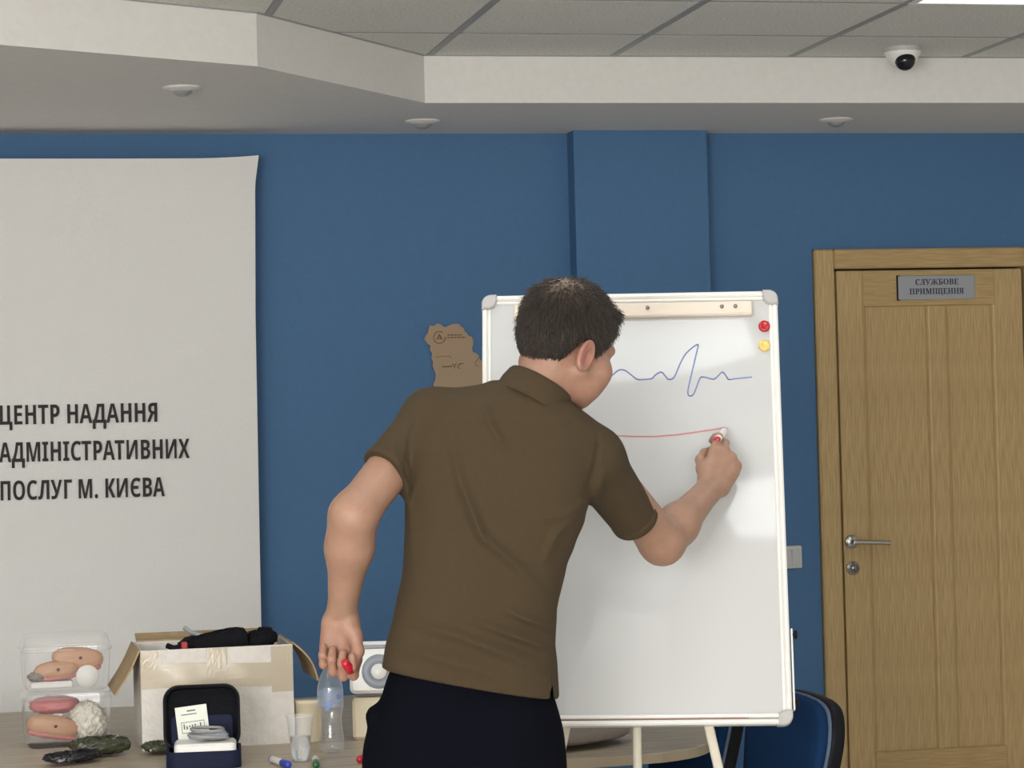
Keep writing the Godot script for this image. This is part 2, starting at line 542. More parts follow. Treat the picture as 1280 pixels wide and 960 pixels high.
func build_ceiling() -> void:
	# stepped plasterboard soffit along the back wall
	var st := new_st()
	var p := PackedVector2Array([Vector2(X0, 0), Vector2(X1, 0), Vector2(X1, -0.87), Vector2(1.418, -0.825), Vector2(0.798, -1.604), Vector2(0.085, -1.968), Vector2(-1.2, -2.6), Vector2(X0, -2.62)])
	prism(st, p, SOFFIT, 2.8, Transform3D(Basis(Vector3(1, 0, 0), Vector3(0, 0, -1), Vector3(0, 1, 0)), Vector3.ZERO))
	struct("ceiling_soffit", st, M.white_paint, "white stepped plasterboard soffit running along the blue wall")
	# suspended ceiling
	st = new_st()
	box(st, Vector3((X0 + X1) / 2, 2.85, Z1 / 2), Vector3(X1 - X0 + 0.4, 0.2, Z1 + 0.4))
	box(st, Vector3((X0 + X1) / 2, 2.735, (4.861 + Z1) / 2 + 0.15), Vector3(X1 - X0, 0.07, Z1 - 4.861 - 0.3))
	var ceil := struct("ceiling", st, M.tile, "suspended ceiling of grey mineral tiles in a metal grid")
	var gx := 1.4376
	var gz := 1.261
	var tile := new_st()
	box(tile, Vector3(0, 0.009, 0), Vector3(0.578, 0.018, 0.578), 0.003)
	tile.generate_normals()
	var tm := tile.commit()
	var lamps := lamp_cells()
	for i in range(-8, 6):
		for k in range(-1, 6):
			var x := gx + 0.6 * (i + 0.5)
			var z := gz + 0.6 * (k + 0.5)
			if x < X0 + 0.2 or x > X1 - 0.1 or Vector2i(i, k) in lamps: continue
			if x < 0.5 and z < 2.0 - x * 0.5 - 0.3: continue
			var o := put("tile", tm, M.tile, ceil)
			o.position = Vector3(x, CEIL, z)
	for i in range(-8, 6):
		var g := new_st()
		var x := gx + 0.6 * i
		if x < X0 or x > X1: continue
		box(g, Vector3(x, CEIL + 0.004, 2.85), Vector3(0.024, 0.010, 4.3))
		obj("grid_rail", g, M.grid_steel, ceil)
	for k in range(0, 7):
		var g := new_st()
		box(g, Vector3((X0 + X1) / 2, CEIL + 0.005, gz + 0.6 * k), Vector3(X1 - X0, 0.010, 0.016))
		obj("grid_rail", g, M.grid_steel, ceil)
	# thin metal angle where the tiles meet the soffit
	var e := new_st()
	for q in range(2, 7):
		var a := Vector3(p[q].x, CEIL - 0.001, -p[q].y)
		var b := Vector3(p[q + 1].x, CEIL - 0.001, -p[q + 1].y)
		bar(e, a + (b - a).normalized() * -0.004, b, 0.012, 0.005, 0.0, Vector3.UP)
	struct("trim_1", e, M.grid_steel, "thin grey metal angle between ceiling tiles and soffit")
	for c in lamps: panel(Vector3(gx + 0.6 * (c.x + 0.5), CEIL, gz + 0.6 * (c.y + 0.5)), c)
	panel(Vector3(1.24, CEIL, 5.80), Vector2i(-1, 7), Vector2(0.30, 0.45))
	for q in [[0.623, 1.172, "left-hand of three round white ceiling spots, the one nearest the banner corner", "white round spot in the soffit above the printed banner"], [1.492, 0.366, "", "white round spot in the soffit above the wooden map"], [2.942, 0.412, "", "white round spot in the soffit between flipchart and door"]]:
		downlight(Vector3(q[0], SOFFIT, q[1]), q[3])
	dome_camera(Vector3(2.949, CEIL, 1.035))

func lamp_cells() -> Array:
	return [Vector2i(2, 1), Vector2i(2, 3), Vector2i(2, 5), Vector2i(-1, 3), Vector2i(-1, 5), Vector2i(-4, 3), Vector2i(-4, 5)]

func panel(at: Vector3, c: Vector2i, size := Vector2(0.592, 0.592)) -> void:
	var seen := c == Vector2i(2, 1)
	var o := thing("ceiling_light", "glowing square light panel in the ceiling beyond the dome camera" if seen else "square light panel in the ceiling out of view overhead", "ceiling light", at, 0, "ceiling light panels")
	var st := new_st()
	for s in [-1, 1]:
		box(st, Vector3(s * (size.x / 2 - 0.01), 0.002, 0), Vector3(0.02, 0.012, size.y), 0.001)
		box(st, Vector3(0, 0.002, s * (size.y / 2 - 0.01)), Vector3(size.x - 0.04, 0.012, 0.02), 0.001)
	obj("frame", st, M.white_plastic, o)
	st = new_st()
	box(st, Vector3(0, 0.003, 0), Vector3(size.x - 0.04, 0.006, size.y - 0.04))
	obj("diffuser", st, M.panel_glow, o)
	var l := AreaLight3D.new()
	l.name = "panel_light"
	l.area_size = size - Vector2(0.042, 0.042)
	l.light_color = Color(0.97, 0.985, 1.0)
	l.light_energy = PANEL_ENERGY * size.x * size.y / 0.35
	l.area_range = 20.0
	l.area_attenuation = 2.0
	l.shadow_enabled = true
	l.position = Vector3(0, -0.008, 0)
	l.rotation.x = -PI / 2
	o.add_child(l)

func downlight(at: Vector3, label: String) -> void:
	var o := thing("downlight", label, "spotlight", at, 0, "round spots in the soffit")
	var st := new_st()
	lathe(st, [Vector2(0.0, -0.012), Vector2(0.030, -0.012), Vector2(0.036, -0.0095), Vector2(0.052, -0.006), Vector2(0.058, -0.003), Vector2(0.059, 0.0)], 40)
	obj("ring", st, M.white_paint, o)
	st = new_st()
	lathe(st, [Vector2(0.0, -0.028), Vector2(0.012, -0.027), Vector2(0.024, -0.021), Vector2(0.031, -0.012), Vector2(0.031, -0.010)], 32)
	obj("lens", st, M.lens_grey, o)

func dome_camera(at: Vector3) -> void:
	var o := thing("dome_camera", "small white dome security camera with dark eye under the ceiling", "camera", at)
	var st := new_st()
	lathe(st, [Vector2(0.0, -0.014), Vector2(0.060, -0.014), Vector2(0.0615, -0.010), Vector2(0.0615, 0.0)], 48)
	obj("base", st, M.corner_grey, o)
	st = new_st()
	lathe(st, [Vector2(0.0, -0.068), Vector2(0.018, -0.066), Vector2(0.032, -0.058), Vector2(0.044, -0.044), Vector2(0.054, -0.026), Vector2(0.060, -0.016), Vector2(0.060, -0.012)], 48)
	obj("housing", st, M.white_plastic, o)
	st = new_st()
	var ball := []
	for k in 17: ball.append(Vector2(0.0335 * sin(PI * k / 16.0), -0.0335 * cos(PI * k / 16.0)))
	lathe(st, ball, 40, Transform3D(Basis(), Vector3(-0.002, -0.043, 0.024)))
	obj("eye", st, M.dome_dark, o)

# ---------------------------------------------------------------- door and things on the wall
func build_door() -> void:
	var st := new_st()
	# casing: a frame 76 mm wide standing 18 mm proud, with rounded edges
	box(st, Vector3(3.026, 1.06, -0.03), Vector3(0.076, 2.118, 0.10), 0.006)
	box(st, Vector3(3.844, 1.06, -0.03), Vector3(0.076, 2.118, 0.10), 0.006)
	var frame := struct("trim_2", st, M.oak, "light oak casing round the service door")
	st = new_st()
	box(st, Vector3(3.435, 2.083, -0.03), Vector3(0.742, 0.072, 0.0995), 0.005)
	obj("head_casing", st, M.oak_across, frame)
	var d := Node3D.new()
	d.name = "door_1"
	d.position.x = -0.007
	add_child(d)
	tag(d, "light oak panelled door with a silver lever handle and name plate", "", "", "structure")
	var zf := 0.012
	st = new_st()
	box(st, Vector3(3.435, 1.02, zf - 0.031), Vector3(0.715, 2.02, 0.02))
	obj("door_core", st, M.oak, d)
	var xs := [3.071, 3.178, 3.435, 3.501, 3.693, 3.799]
	var L := 3.0795
	var Rr := 3.802
	var stiles := [[L, 3.1785], [3.692, Rr]]
	for s in stiles:
		st = new_st()
		box(st, Vector3((s[0] + s[1]) / 2, 1.0225, zf - 0.011), Vector3(s[1] - s[0], 2.035, 0.022), 0.003)
		obj("stile", st, M.oak, d)
	for r in [[1.908, 2.040], [0.16, 0.285], [0.005, 0.12]]:
		st = new_st()
		box(st, Vector3((3.1785 + 3.692) / 2, (r[0] + r[1]) / 2, zf - 0.011), Vector3(3.692 - 3.1785, r[1] - r[0], 0.022), 0.003)
		obj("rail", st, M.oak_across, d)
	st = new_st()
	box(st, Vector3(3.4675, (1.908 + 0.285) / 2, zf - 0.011), Vector3(0.062, 1.908 - 0.285, 0.022), 0.003)
	obj("mullion", st, M.oak, d)
	for q in [[3.1785, 3.4365], [3.4985, 3.692]]:
		var w: float = q[1] - q[0]
		var c := Vector3((q[0] + q[1]) / 2, (1.908 + 0.285) / 2, 0)
		st = new_st()
		box(st, c + Vector3(0, 0, zf - 0.020), Vector3(w, 1.623, 0.008))
		obj("panel", st, M.oak, d)
		# the sloped bead round each panel
		for s in [-1, 1]:
			st = new_st()
			var bx := PackedVector2Array([Vector2(0, 0), Vector2(0.013, 0), Vector2(0.011, 0.005), Vector2(0.006, 0.011), Vector2(0, 0.013)])
			var bt := Transform3D(Basis(Vector3(-s, 0, 0), Vector3(0, 0, 1), Vector3(0, s, 0)), Vector3(c.x + s * w / 2, c.y, zf - 0.016))
			prism(st, bx, -1.623 / 2, 1.623 / 2, bt)
			obj("bead", st, M.oak, d)
	st = new_st()
	box(st, Vector3(3.435, 0.14, zf - 0.018), Vector3(0.514, 0.04, 0.012))
	obj("panel", st, M.oak_across, d)
	# lever handle
	st = new_st()
	var face := Basis(Vector3(1, 0, 0), PI / 2)
	var hp := Vector3(3.108, 1.054, zf)
	lathe(st, [Vector2(0.0255, 0.0), Vector2(0.0255, 0.006), Vector2(0.0235, 0.009), Vector2(0.0, 0.010)], 36, Transform3D(face, hp))
	tube(st, [hp, hp + Vector3(0, 0, 0.048)], 0.009, 16)
	tube(st, [hp + Vector3(-0.006, 0, 0.048), hp + Vector3(0.01, 0, 0.050), hp + Vector3(0.05, -0.002, 0.051), hp + Vector3(0.1, -0.005, 0.050), hp + Vector3(0.132, -0.008, 0.047)], 0.0095, 16, 0.008)
	tag(obj("door_handle", st, M.steel, d), "brushed steel lever on a round rose", "")
	st = new_st()
	hp = Vector3(3.111, 0.958, zf)
	lathe(st, [Vector2(0.0255, 0.0), Vector2(0.0255, 0.006), Vector2(0.0235, 0.009), Vector2(0.011, 0.010), Vector2(0.011, 0.013), Vector2(0.0, 0.013)], 36, Transform3D(face, hp))
	obj("keyhole_rose", st, M.steel, d)
	st = new_st()
	box(st, Vector3(3.111, 0.956, zf + 0.013), Vector3(0.003, 0.011, 0.001))
	obj("keyhole", st, M.black_plastic, d)
	# name plate
	var s := thing("door_sign", "silver grey name plate with dark lettering on the oak door", "sign", Vector3(3.456, 1.974, zf))
	st = new_st()
	box(st, Vector3(0, 0, 0.0035), Vector3(0.300, 0.088, 0.007), 0.0015)
	obj("plate", st, M.sign_silver, s)
	st = new_st()
	box(st, Vector3(-0.147, 0, 0.003), Vector3(0.012, 0.092, 0.007))
	obj("edge_strip", st, M.black_plastic, s)
	lettering("lettering", "СЛУЖБОВЕ", M.sign_ink, s, Vector3(-0.082, 0.010, 0.0069), 0.168, 0.021, "Droid Serif")
	lettering("lettering", "ПРИМІЩЕННЯ", M.sign_ink, s, Vector3(-0.106, -0.024, 0.0069), 0.212, 0.021, "Droid Serif")

func build_wall_things() -> void:
	var o := thing("light_switch", "pale grey double light switch on the blue wall beside flipchart", "switch", Vector3(2.872, 1.006, 0))
	var st := new_st()
	prism(st, rounded(0.082, 0.082, 0.006), 0, 0.010, Transform3D(), 0.003)
	obj("plate", st, M.switch_plastic, o)
	for s in [-1, 1]:
		st = new_st()
		box(st, Vector3(s * 0.0145, 0, 0.011), Vector3(0.027, 0.058, 0.006), 0.0015, Transform3D(Basis(Vector3(1, 0, 0), 0.03), Vector3.ZERO))
		obj("rocker", st, M.switch_plastic, o)
	# wooden map plaque
	var m := thing("wooden_map", "thin wooden map plaque with ragged outline on the blue wall", "map", Vector3(1.66, 1.75, 0))
	var raw := [1.566, 1.868, 1.580, 1.866, 1.590, 1.874, 1.602, 1.873, 1.610, 1.866, 1.620, 1.860, 1.632, 1.866, 1.645, 1.871, 1.660, 1.873, 1.671, 1.870, 1.678, 1.861, 1.686, 1.857, 1.689, 1.846, 1.697, 1.838, 1.704, 1.828, 1.714, 1.826, 1.719, 1.814, 1.719, 1.800, 1.714, 1.786, 1.716, 1.772, 1.727, 1.768, 1.737, 1.760, 1.741, 1.746, 1.750, 1.738, 1.752, 1.720, 1.768, 1.700, 1.790, 1.690, 1.800, 1.660, 1.790, 1.620, 1.760, 1.600, 1.700, 1.585, 1.640, 1.590, 1.590, 1.610, 1.575, 1.640, 1.572, 1.662, 1.580, 1.680, 1.582, 1.697, 1.576, 1.712, 1.571, 1.726, 1.574, 1.741, 1.568, 1.752, 1.571, 1.770, 1.563, 1.781, 1.566, 1.797, 1.556, 1.803, 1.551, 1.812, 1.545, 1.818, 1.549, 1.832, 1.557, 1.841, 1.560, 1.855]
	var p := PackedVector2Array()
	for k in range(0, raw.size(), 2): p.append(Vector2(raw[k] - 1.66, raw[k + 1] - 1.75))
	st = new_st()
	prism(st, p, 0.004, 0.010)
	obj("plaque", st, M.plywood_map, m)
	var zt := 0.0103
	var line := func(called: String, pts: Array, r: float) -> void:
		var q := new_st()
		tube(q, pts, r, 6)
		obj(called, q, M.burnt, m)
	var ring := []
	for k in 22: ring.append(Vector3(-0.062 + 0.021 * cos(TAU * k / 24 + 0.9), 0.075 + 0.021 * sin(TAU * k / 24 + 0.9), zt))
	line.call("engraved_ring", ring, 0.0016)
	for k in 3: line.call("engraved_emblem", [Vector3(-0.073 + k * 0.004, 0.068, zt), Vector3(-0.062, 0.088, zt), Vector3(-0.051 - k * 0.004, 0.068, zt)], 0.0012)
	for q in [[-0.033, 0.083, 0.016], [-0.033, 0.074, 0.034]]:
		st = new_st()
		var x: float = q[0]
		var kk := 0
		while x < q[2]:
			var w := 0.004 + 0.003 * ((kk * 7) % 3) / 2.0
			box(st, Vector3(x + w / 2, q[1], zt), Vector3(w, 0.0055 - 0.0015 * (kk % 2), 0.0006))
			x += w + 0.0014
			kk += 1
		tag(obj("engraved_lettering", st, M.burnt, m), "", "", "", "stuff")
	line.call("engraved_line", [Vector3(-0.075, 0.005, zt), Vector3(-0.05, 0.010, zt), Vector3(-0.04, 0.007, zt), Vector3(-0.03, 0.010, zt), Vector3(-0.02, 0.002, zt)], 0.0010)
	line.call("engraved_line", [Vector3(-0.055, -0.028, zt), Vector3(-0.02, -0.027, zt)], 0.0022)
	line.call("engraved_line", [Vector3(-0.018, -0.018, zt), Vector3(-0.011, -0.026, zt), Vector3(-0.010, -0.034, zt)], 0.0016)
	line.call("engraved_line", [Vector3(-0.004, -0.017, zt), Vector3(-0.011, -0.026, zt)], 0.0016)
	line.call("engraved_line", [Vector3(0.012, -0.020, zt), Vector3(0.003, -0.024, zt), Vector3(0.002, -0.033, zt), Vector3(0.010, -0.036, zt)], 0.0016)
	line.call("engraved_line", [Vector3(0.006, -0.019, zt), Vector3(0.022, -0.018, zt)], 0.0014)
	line.call("engraved_line", [Vector3(0.078, 0.002, zt), Vector3(0.066, -0.012, zt), Vector3(0.064, -0.026, zt), Vector3(0.078, -0.030, zt)], 0.0010)

func build_banner() -> void:
	var o := thing("banner", "tall white stretched cloth banner with dark Cyrillic lettering", "banner", Vector3(0, 0, 0.12))
	var st := new_st()
	var xl := -1.35
	var edge := func(v: float) -> float:   # the right-hand edge, a little slack below its top corner
		var y := v * 2.45
		var b := 0.935 + 0.006 * clampf((y - 0.8) / 1.1, -1, 1)
		if y > 1.9: b = lerpf(0.941, 0.951, (y - 1.9) / 0.45) if y < 2.35 else lerpf(0.951, 0.966, (y - 2.35) / 0.1)
		return b
	sheet(st, func(u: float, v: float) -> Vector3:
		var x := lerpf(xl, edge.call(v), u)
		var top: float = 2.4455 + 0.010 * pow(maxf(0.0, (u - 0.90) / 0.10), 2.0) + 0.004 * (1.0 - u)
		var y: float = v * top
		return Vector3(x, y, 0.0025 * sin(x * 5.0 + y) + 0.002 * sin(y * 4.0)), 60, 80, 0.012)
	obj("cloth", st, M.banner_cloth, o)
	st = new_st()
	for x in [xl + 0.03, 0.90]: box(st, Vector3(x, 1.21, -0.035), Vector3(0.03, 2.42, 0.03), 0.003)
	for y in [0.03, 1.2, 2.40]: box(st, Vector3((xl + 0.93) / 2, y, -0.035), Vector3(0.93 - xl - 0.06, 0.03, 0.028), 0.003)
	obj("frame", st, M.steel, o)
	for x in [xl + 0.2, 0.7]:
		st = new_st()
		box(st, Vector3(x, 0.012, -0.03), Vector3(0.05, 0.024, 0.16), 0.004)
		obj("foot", st, M.steel, o)
	var tilt := Basis(Vector3(0, 0, 1), -0.006)
	lettering("lettering", "ЦЕНТР НАДАННЯ", M.banner_ink, o, Vector3(0.079, 1.5575, 0.0065), 0.521, 0.0645, "Droid Sans", tilt)
	lettering("lettering", "АДМІНІСТРАТИВНИХ", M.banner_ink, o, Vector3(0.074, 1.4325, 0.0065), 0.632, 0.0655, "Droid Sans", tilt)
	lettering("lettering", "ПОСЛУГ М. КИЄВА", M.banner_ink, o, Vector3(0.076, 1.3055, 0.0065), 0.543, 0.0645, "Droid Sans", tilt)

# ---------------------------------------------------------------- furniture
const TOP := 0.75

func build_table() -> void:
	var o := thing("table", "wide wood-effect table with a rounded end behind the flipchart", "table", Vector3(0.4, 0, 2.2))
	var outline := [Vector2(-2.2, 1.47), Vector2(1.3, 1.47), Vector2(1.5, 1.50), Vector2(1.66, 1.60), Vector2(1.77, 1.78), Vector2(1.82, 2.0), Vector2(1.83, 2.25), Vector2(1.81, 2.45), Vector2(1.775, 2.63), Vector2(1.72, 2.80), Vector2(1.645, 2.92), Vector2(1.54, 2.985), Vector2(1.42, 3.0), Vector2(-2.2, 3.0)]
	var c := Curve2D.new()
	var p := PackedVector2Array()
	for k in outline.size():
		p.append(Vector2(outline[k].x - 0.4, -(outline[k].y - 2.2)))
		if k > 1 and k < outline.size() - 2:   # smooth the rounded end
			var a: Vector2 = outline[k]
			var b: Vector2 = outline[k + 1]
			var t0: Vector2 = (outline[k + 1] - outline[k - 1]) / 6.0
			var t1: Vector2 = (outline[mini(k + 2, outline.size() - 1)] - outline[k]) / 6.0
			if k + 2 < outline.size() - 1:
				for s in [0.33, 0.66]:
					var q := a.bezier_interpolate(a + t0, b - t1, b, s)
					p.append(Vector2(q.x - 0.4, -(q.y - 2.2)))
	var flat := Transform3D(Basis(Vector3(1, 0, 0), Vector3(0, 0, -1), Vector3(0, 1, 0)), Vector3.ZERO)
	var st := new_st()
	prism(st, p, TOP - 0.0235, TOP, flat, 0.0015)
	obj("tabletop", st, M.table_wood, o)
	st = new_st()
	for k in p.size():
		var a := p[k]
		var b := p[(k + 1) % p.size()]
		if (a - b).length() > 3.0 and a.y > 0: pass
		var n := Vector2(b.y - a.y, a.x - b.x).normalized() * -0.001
		var nn := Vector2(-(b - a).y, (b - a).x).normalized() * 0.0012
		if Geometry2D.is_polygon_clockwise(p): nn = nn
		else: nn = -nn
		quad(st, Vector3(a.x + nn.x, TOP - 0.0235, -a.y - nn.y), Vector3(b.x + nn.x, TOP - 0.0235, -b.y - nn.y), Vector3(b.x + nn.x, TOP - 0.002, -b.y - nn.y), Vector3(a.x + nn.x, TOP - 0.002, -a.y - nn.y))
	obj("edge_band", st, M.table_edge, o)
	for q in [Vector2(-2.0, 0.0), Vector2(0.78, 0.0)]:
		st = new_st()
		box(st, Vector3(q.x, (TOP - 0.0235) / 2, 0.0), Vector3(0.03, TOP - 0.0235, 1.1), 0.002)
		obj("leg", st, M.grey_plastic, o)
	# grey cloth bag lying on the table behind the easel
	st = new_st()
	var bagp := Transform3D(Basis(), Vector3(1.335, TOP, 2.73))
	blob(st, Vector3(0, 0.031, 0), Vector3(0.165, 0.024, 0.165), 3.2, 0.006, 4.0, 91, Transform3D(Basis(Vector3(0, 1, 0), 0.5), bagp.origin))
	tag(obj("cloth_bag", st, M.bag_grey), "flat grey cloth bag lying on the table behind the flipchart legs", "bag")

func board_z(x: float, y: float) -> float:   # the thin steel sheet is not quite flat
	return 0.0007 * sin(x * 9.0 + 1.2) * cos(y * 7.0) + 0.0010 * sin(y * 6.0 + 0.6 + x * 3.0) - 0.010 * pow(maxf(0.0, x - 0.16), 2.0) - 0.004 * pow(maxf(0.0, x + 0.0), 3.0)

func ribbon(st: SurfaceTool, raw: Array, w: float) -> void:
	var c := Curve3D.new()
	var pts := []
	for k in range(0, raw.size(), 2): pts.append(Vector3(raw[k], raw[k + 1], 0))
	for k in pts.size():
		var t: Vector3 = (pts[mini(k + 1, pts.size() - 1)] - pts[maxi(k - 1, 0)]) / 6.0
		c.add_point(pts[k], -t, t)
	var q := c.tessellate(4, 3)
	for k in range(q.size() - 1):
		var d := (q[k + 1] - q[k]).normalized()
		var a := q[k] - d * 0.0004
		var b := q[k + 1] + d * 0.0004
		a.z = board_z(a.x, a.y) + 0.0003
		b.z = board_z(b.x, b.y) + 0.0003
		bar(st, a, b, w, 0.0004)

func build_flipchart() -> void:
	var bx := Vector3(0.9668, -0.0099, 0.2552).normalized()
	var bz := Vector3(-0.244, 0.272, 0.931)
	bz = (bz - bx * bz.dot(bx)).normalized()
	var by := bz.cross(bx)
	var ctr := Vector3(1.3978, 1.3379, 3.3118)
	var o := thing("flipchart", "white magnetic flipchart easel with a blue pulse line drawn on it", "flipchart", Vector3(ctr.x, 0, ctr.z))
	var t := Transform3D(Basis(bx, by, bz), Vector3(0, ctr.y, 0))
	var W := 0.329
	var H := 0.485
	var part := func(called: String, st: SurfaceTool, m: Material, label := "", parent: Node3D = null) -> MeshInstance3D:
		var q := obj(called, st, m, parent if parent else o)
		if parent == null: q.transform = t
		if label: q.set_meta("label", label)
		return q
	var st := new_st()
	sheet(st, func(u: float, v: float) -> Vector3:
		var x := lerpf(-W + 0.008, W - 0.008, u)
		var y := lerpf(-H + 0.012, H - 0.008, v)
		return Vector3(x, y, board_z(x, y)), 40, 56, 0.008)
	var panel_part: MeshInstance3D = part.call("writing_surface", st, M.board)
	# frame rails: a rounded aluminium section with a thin inner step
	var rail := func(a: Vector3, b: Vector3) -> void:
		var s := new_st()
		bar(s, a, b, 0.012, 0.022, 0.004)
		var inw := -Vector3(a.x + b.x, a.y + b.y, 0).normalized() * 0.0095
		bar(s, a + inw + Vector3(0, 0, 0.000), b + inw + Vector3(0, 0, 0.000), 0.008, 0.012, 0.002)
		part.call("frame", s, M.board_frame)
	rail.call(Vector3(-W + 0.006, -H + 0.03, -0.001), Vector3(-W + 0.006, H - 0.03, -0.001))
	rail.call(Vector3(W - 0.006, -H + 0.03, -0.001), Vector3(W - 0.006, H - 0.03, -0.001))
	rail.call(Vector3(-W + 0.03, H - 0.006, -0.001), Vector3(W - 0.03, H - 0.006, -0.001))
	# lower rail and pen ledge with a dark groove
	st = new_st()
	box(st, Vector3(0, -H + 0.020, 0.004), Vector3(2 * W - 0.055, 0.010, 0.022), 0.003)
	box(st, Vector3(0, -H + 0.006, 0.006), Vector3(2 * W - 0.055, 0.011, 0.034), 0.004)
	part.call("pen_ledge", st, M.board_frame)
	st = new_st()
	box(st, Vector3(-0.035, -H + 0.0135, 0.008), Vector3(0.54, 0.0035, 0.014))
	part.call("ledge_groove", st, M.tray_groove)
	for sx in [-1, 1]:
		for sy in [-1, 1]:
			st = new_st()
			var pl := PackedVector2Array()
			var n := 8
			for k in n + 1:
				var a := PI / 2 * k / n
				pl.append(Vector2(W - 0.020 + 0.0215 * cos(a), H - 0.020 + 0.0215 * sin(a)))
			pl.append(Vector2(W - 0.032, H + 0.0015))
			pl.append(Vector2(W - 0.032, H - 0.014))
			pl.append(Vector2(W - 0.027, H - 0.026))
			pl.append(Vector2(W - 0.016, H - 0.032))
			pl.append(Vector2(W + 0.0015, H - 0.032))
			var pq := PackedVector2Array()
			for k in pl: pq.append(Vector2(k.x * sx, k.y * sy))
			prism(st, pq, -0.012, 0.014, Transform3D(), 0.003)
			part.call("corner_cap", st, M.corner_grey)
	# paper clamp
	st = new_st()
	box(st, Vector3(0.0075, 0.4455, 0.0075), Vector3(0.531, 0.033, 0.011), 0.003)
	box(st, Vector3(0.0075, 0.431, 0.008), Vector3(0.531, 0.007, 0.016), 0.003)
	part.call("paper_clamp", st, M.clamp_cream, "cream paper clamp bar across the top")
	for x in [-0.235, 0.04, 0.205, 0.235]:
		st = new_st()
		lathe(st, [Vector2(0.0045, 0), Vector2(0.0045, 0.005), Vector2(0.003, 0.007), Vector2(0, 0.007)], 12, Transform3D(Basis(Vector3(1, 0, 0), PI / 2), Vector3(x, 0.448, 0.012)))
		part.call("clamp_bolt", st, M.clamp_bolt)
	# the drawing
	st = new_st()
	ribbon(st, [-0.16, 0.296, -0.10, 0.295, -0.0686, 0.2950, -0.0562, 0.2930, -0.0438, 0.2946, -0.0330, 0.3036, -0.0240, 0.3090, -0.0117, 0.3069, 0.0023, 0.2956, 0.0145, 0.2862, 0.0287, 0.2859, 0.0464, 0.2874, 0.0555, 0.2965, 0.0680, 0.3018, 0.0766, 0.2924, 0.0835, 0.2849, 0.0960, 0.2902, 0.1091, 0.3194, 0.1239, 0.3450, 0.1492, 0.3648, 0.1470, 0.3464, 0.1332, 0.2914, 0.1252, 0.2549, 0.1303, 0.2456, 0.1393, 0.2528, 0.1525, 0.2855, 0.1614, 0.2890, 0.1754, 0.2851, 0.1860, 0.2849, 0.2023, 0.2993, 0.2109, 0.2900, 0.2160, 0.2826, 0.2319, 0.2841, 0.2673, 0.2871], 0.0030)
	part.call("drawn_line", st, M.ink_blue, "wavy blue marker line with one tall spike")
	st = new_st()
	ribbon(st, [-0.15, 0.162, -0.0531, 0.1586, -0.0003, 0.1550, 0.0524, 0.1541, 0.0964, 0.1570, 0.1405, 0.1626, 0.1758, 0.1674, 0.205, 0.172], 0.0034)
	part.call("drawn_line", st, M.ink_red, "faint red marker line")
	# fold-out arm on the right-hand side, with two black knobs
	st = new_st()
	bar(st, Vector3(0.3345, -0.276, -0.012), Vector3(0.3345, -0.452, -0.012), 0.004, 0.02, 0.001)
	part.call("side_arm", st, M.board_frame)
	for y in [-0.288, -0.434]:
		st = new_st()
		lathe(st, [Vector2(0.003, 0), Vector2(0.003, 0.003), Vector2(0.009, 0.004), Vector2(0.010, 0.009), Vector2(0.006, 0.011), Vector2(0, 0.011)], 16, Transform3D(Basis(Vector3(0, 0, 1), -PI / 2), Vector3(0.336, y, -0.012)))
		part.call("knob", st, M.black_plastic)
	# easel legs: two in front, one behind, spread below the board
	var feet := {"l": [Vector3(-0.150, -0.47, -0.02), Vector3(-0.172, -0.572, -0.016), 1.18, 3.30], "r": [Vector3(0.150, -0.47, -0.02), Vector3(0.171, -0.575, -0.014), 1.64, 3.42]}
	for k in ["l", "r"]:
		st = new_st()
		var a: Vector3 = t * feet[k][0]
		var b: Vector3 = t * feet[k][1]
		var e := a + (b - a) * (a.y / (a.y - b.y))
		bar(st, a, e, 0.020, 0.014, 0.003, bz)
		obj("leg", st, M.leg_metal, o)
	st = new_st()
	var top_back := t * Vector3(-0.0005, -0.30, -0.03)
	var bot := t * Vector3(-0.0005, -0.572, -0.03)
	var foot := Vector3(bot.x - 0.002, 0.0, bot.z - 0.25)
	tube(st, [top_back, t * Vector3(-0.0005, -0.5, -0.03), bot], 0.0095, 14)
	tube(st, [bot, foot], 0.0095, 14)
	var dir := (foot - bot).normalized()
	tube(st, [bot - dir * 0.0 + Vector3(0, -0.005, 0), bot + dir * 0.05], 0.0145, 16)
	obj("leg", st, M.leg_metal, o)
	st = new_st()
	lathe(st, [Vector2(0.012, 0), Vector2(0.012, 0.02), Vector2(0.0, 0.02)], 12, Transform3D(Basis(), foot))
	obj("leg_foot", st, M.black_plastic, o)
	# round magnets, things of their own
	var w := Transform3D(Basis(bx, by, bz), ctr)
	for q in [["red", Vector3(0.2984, 0.4037, 0), "red round magnet near the top right corner of the flipchart", "magnet_red"], ["yellow", Vector3(0.2969, 0.3584, 0), "yellow round magnet just below the red one on the flipchart", "magnet_yellow"]]:
		st = new_st()
		lathe(st, [Vector2(0.0125, 0.0), Vector2(0.0132, 0.002), Vector2(0.0128, 0.006), Vector2(0.0108, 0.0078), Vector2(0.0072, 0.0082), Vector2(0.006, 0.0072), Vector2(0.0, 0.0070)], 32)
		var g := obj("magnet", st, M[q[3]])
		var pz: Vector3 = q[1]
		pz.z = board_z(pz.x, pz.y)
		g.transform = Transform3D(w.basis * Basis(Vector3(1, 0, 0), PI / 2), w * pz)
		tag(g, q[2], "magnet", "magnets on the flipchart")

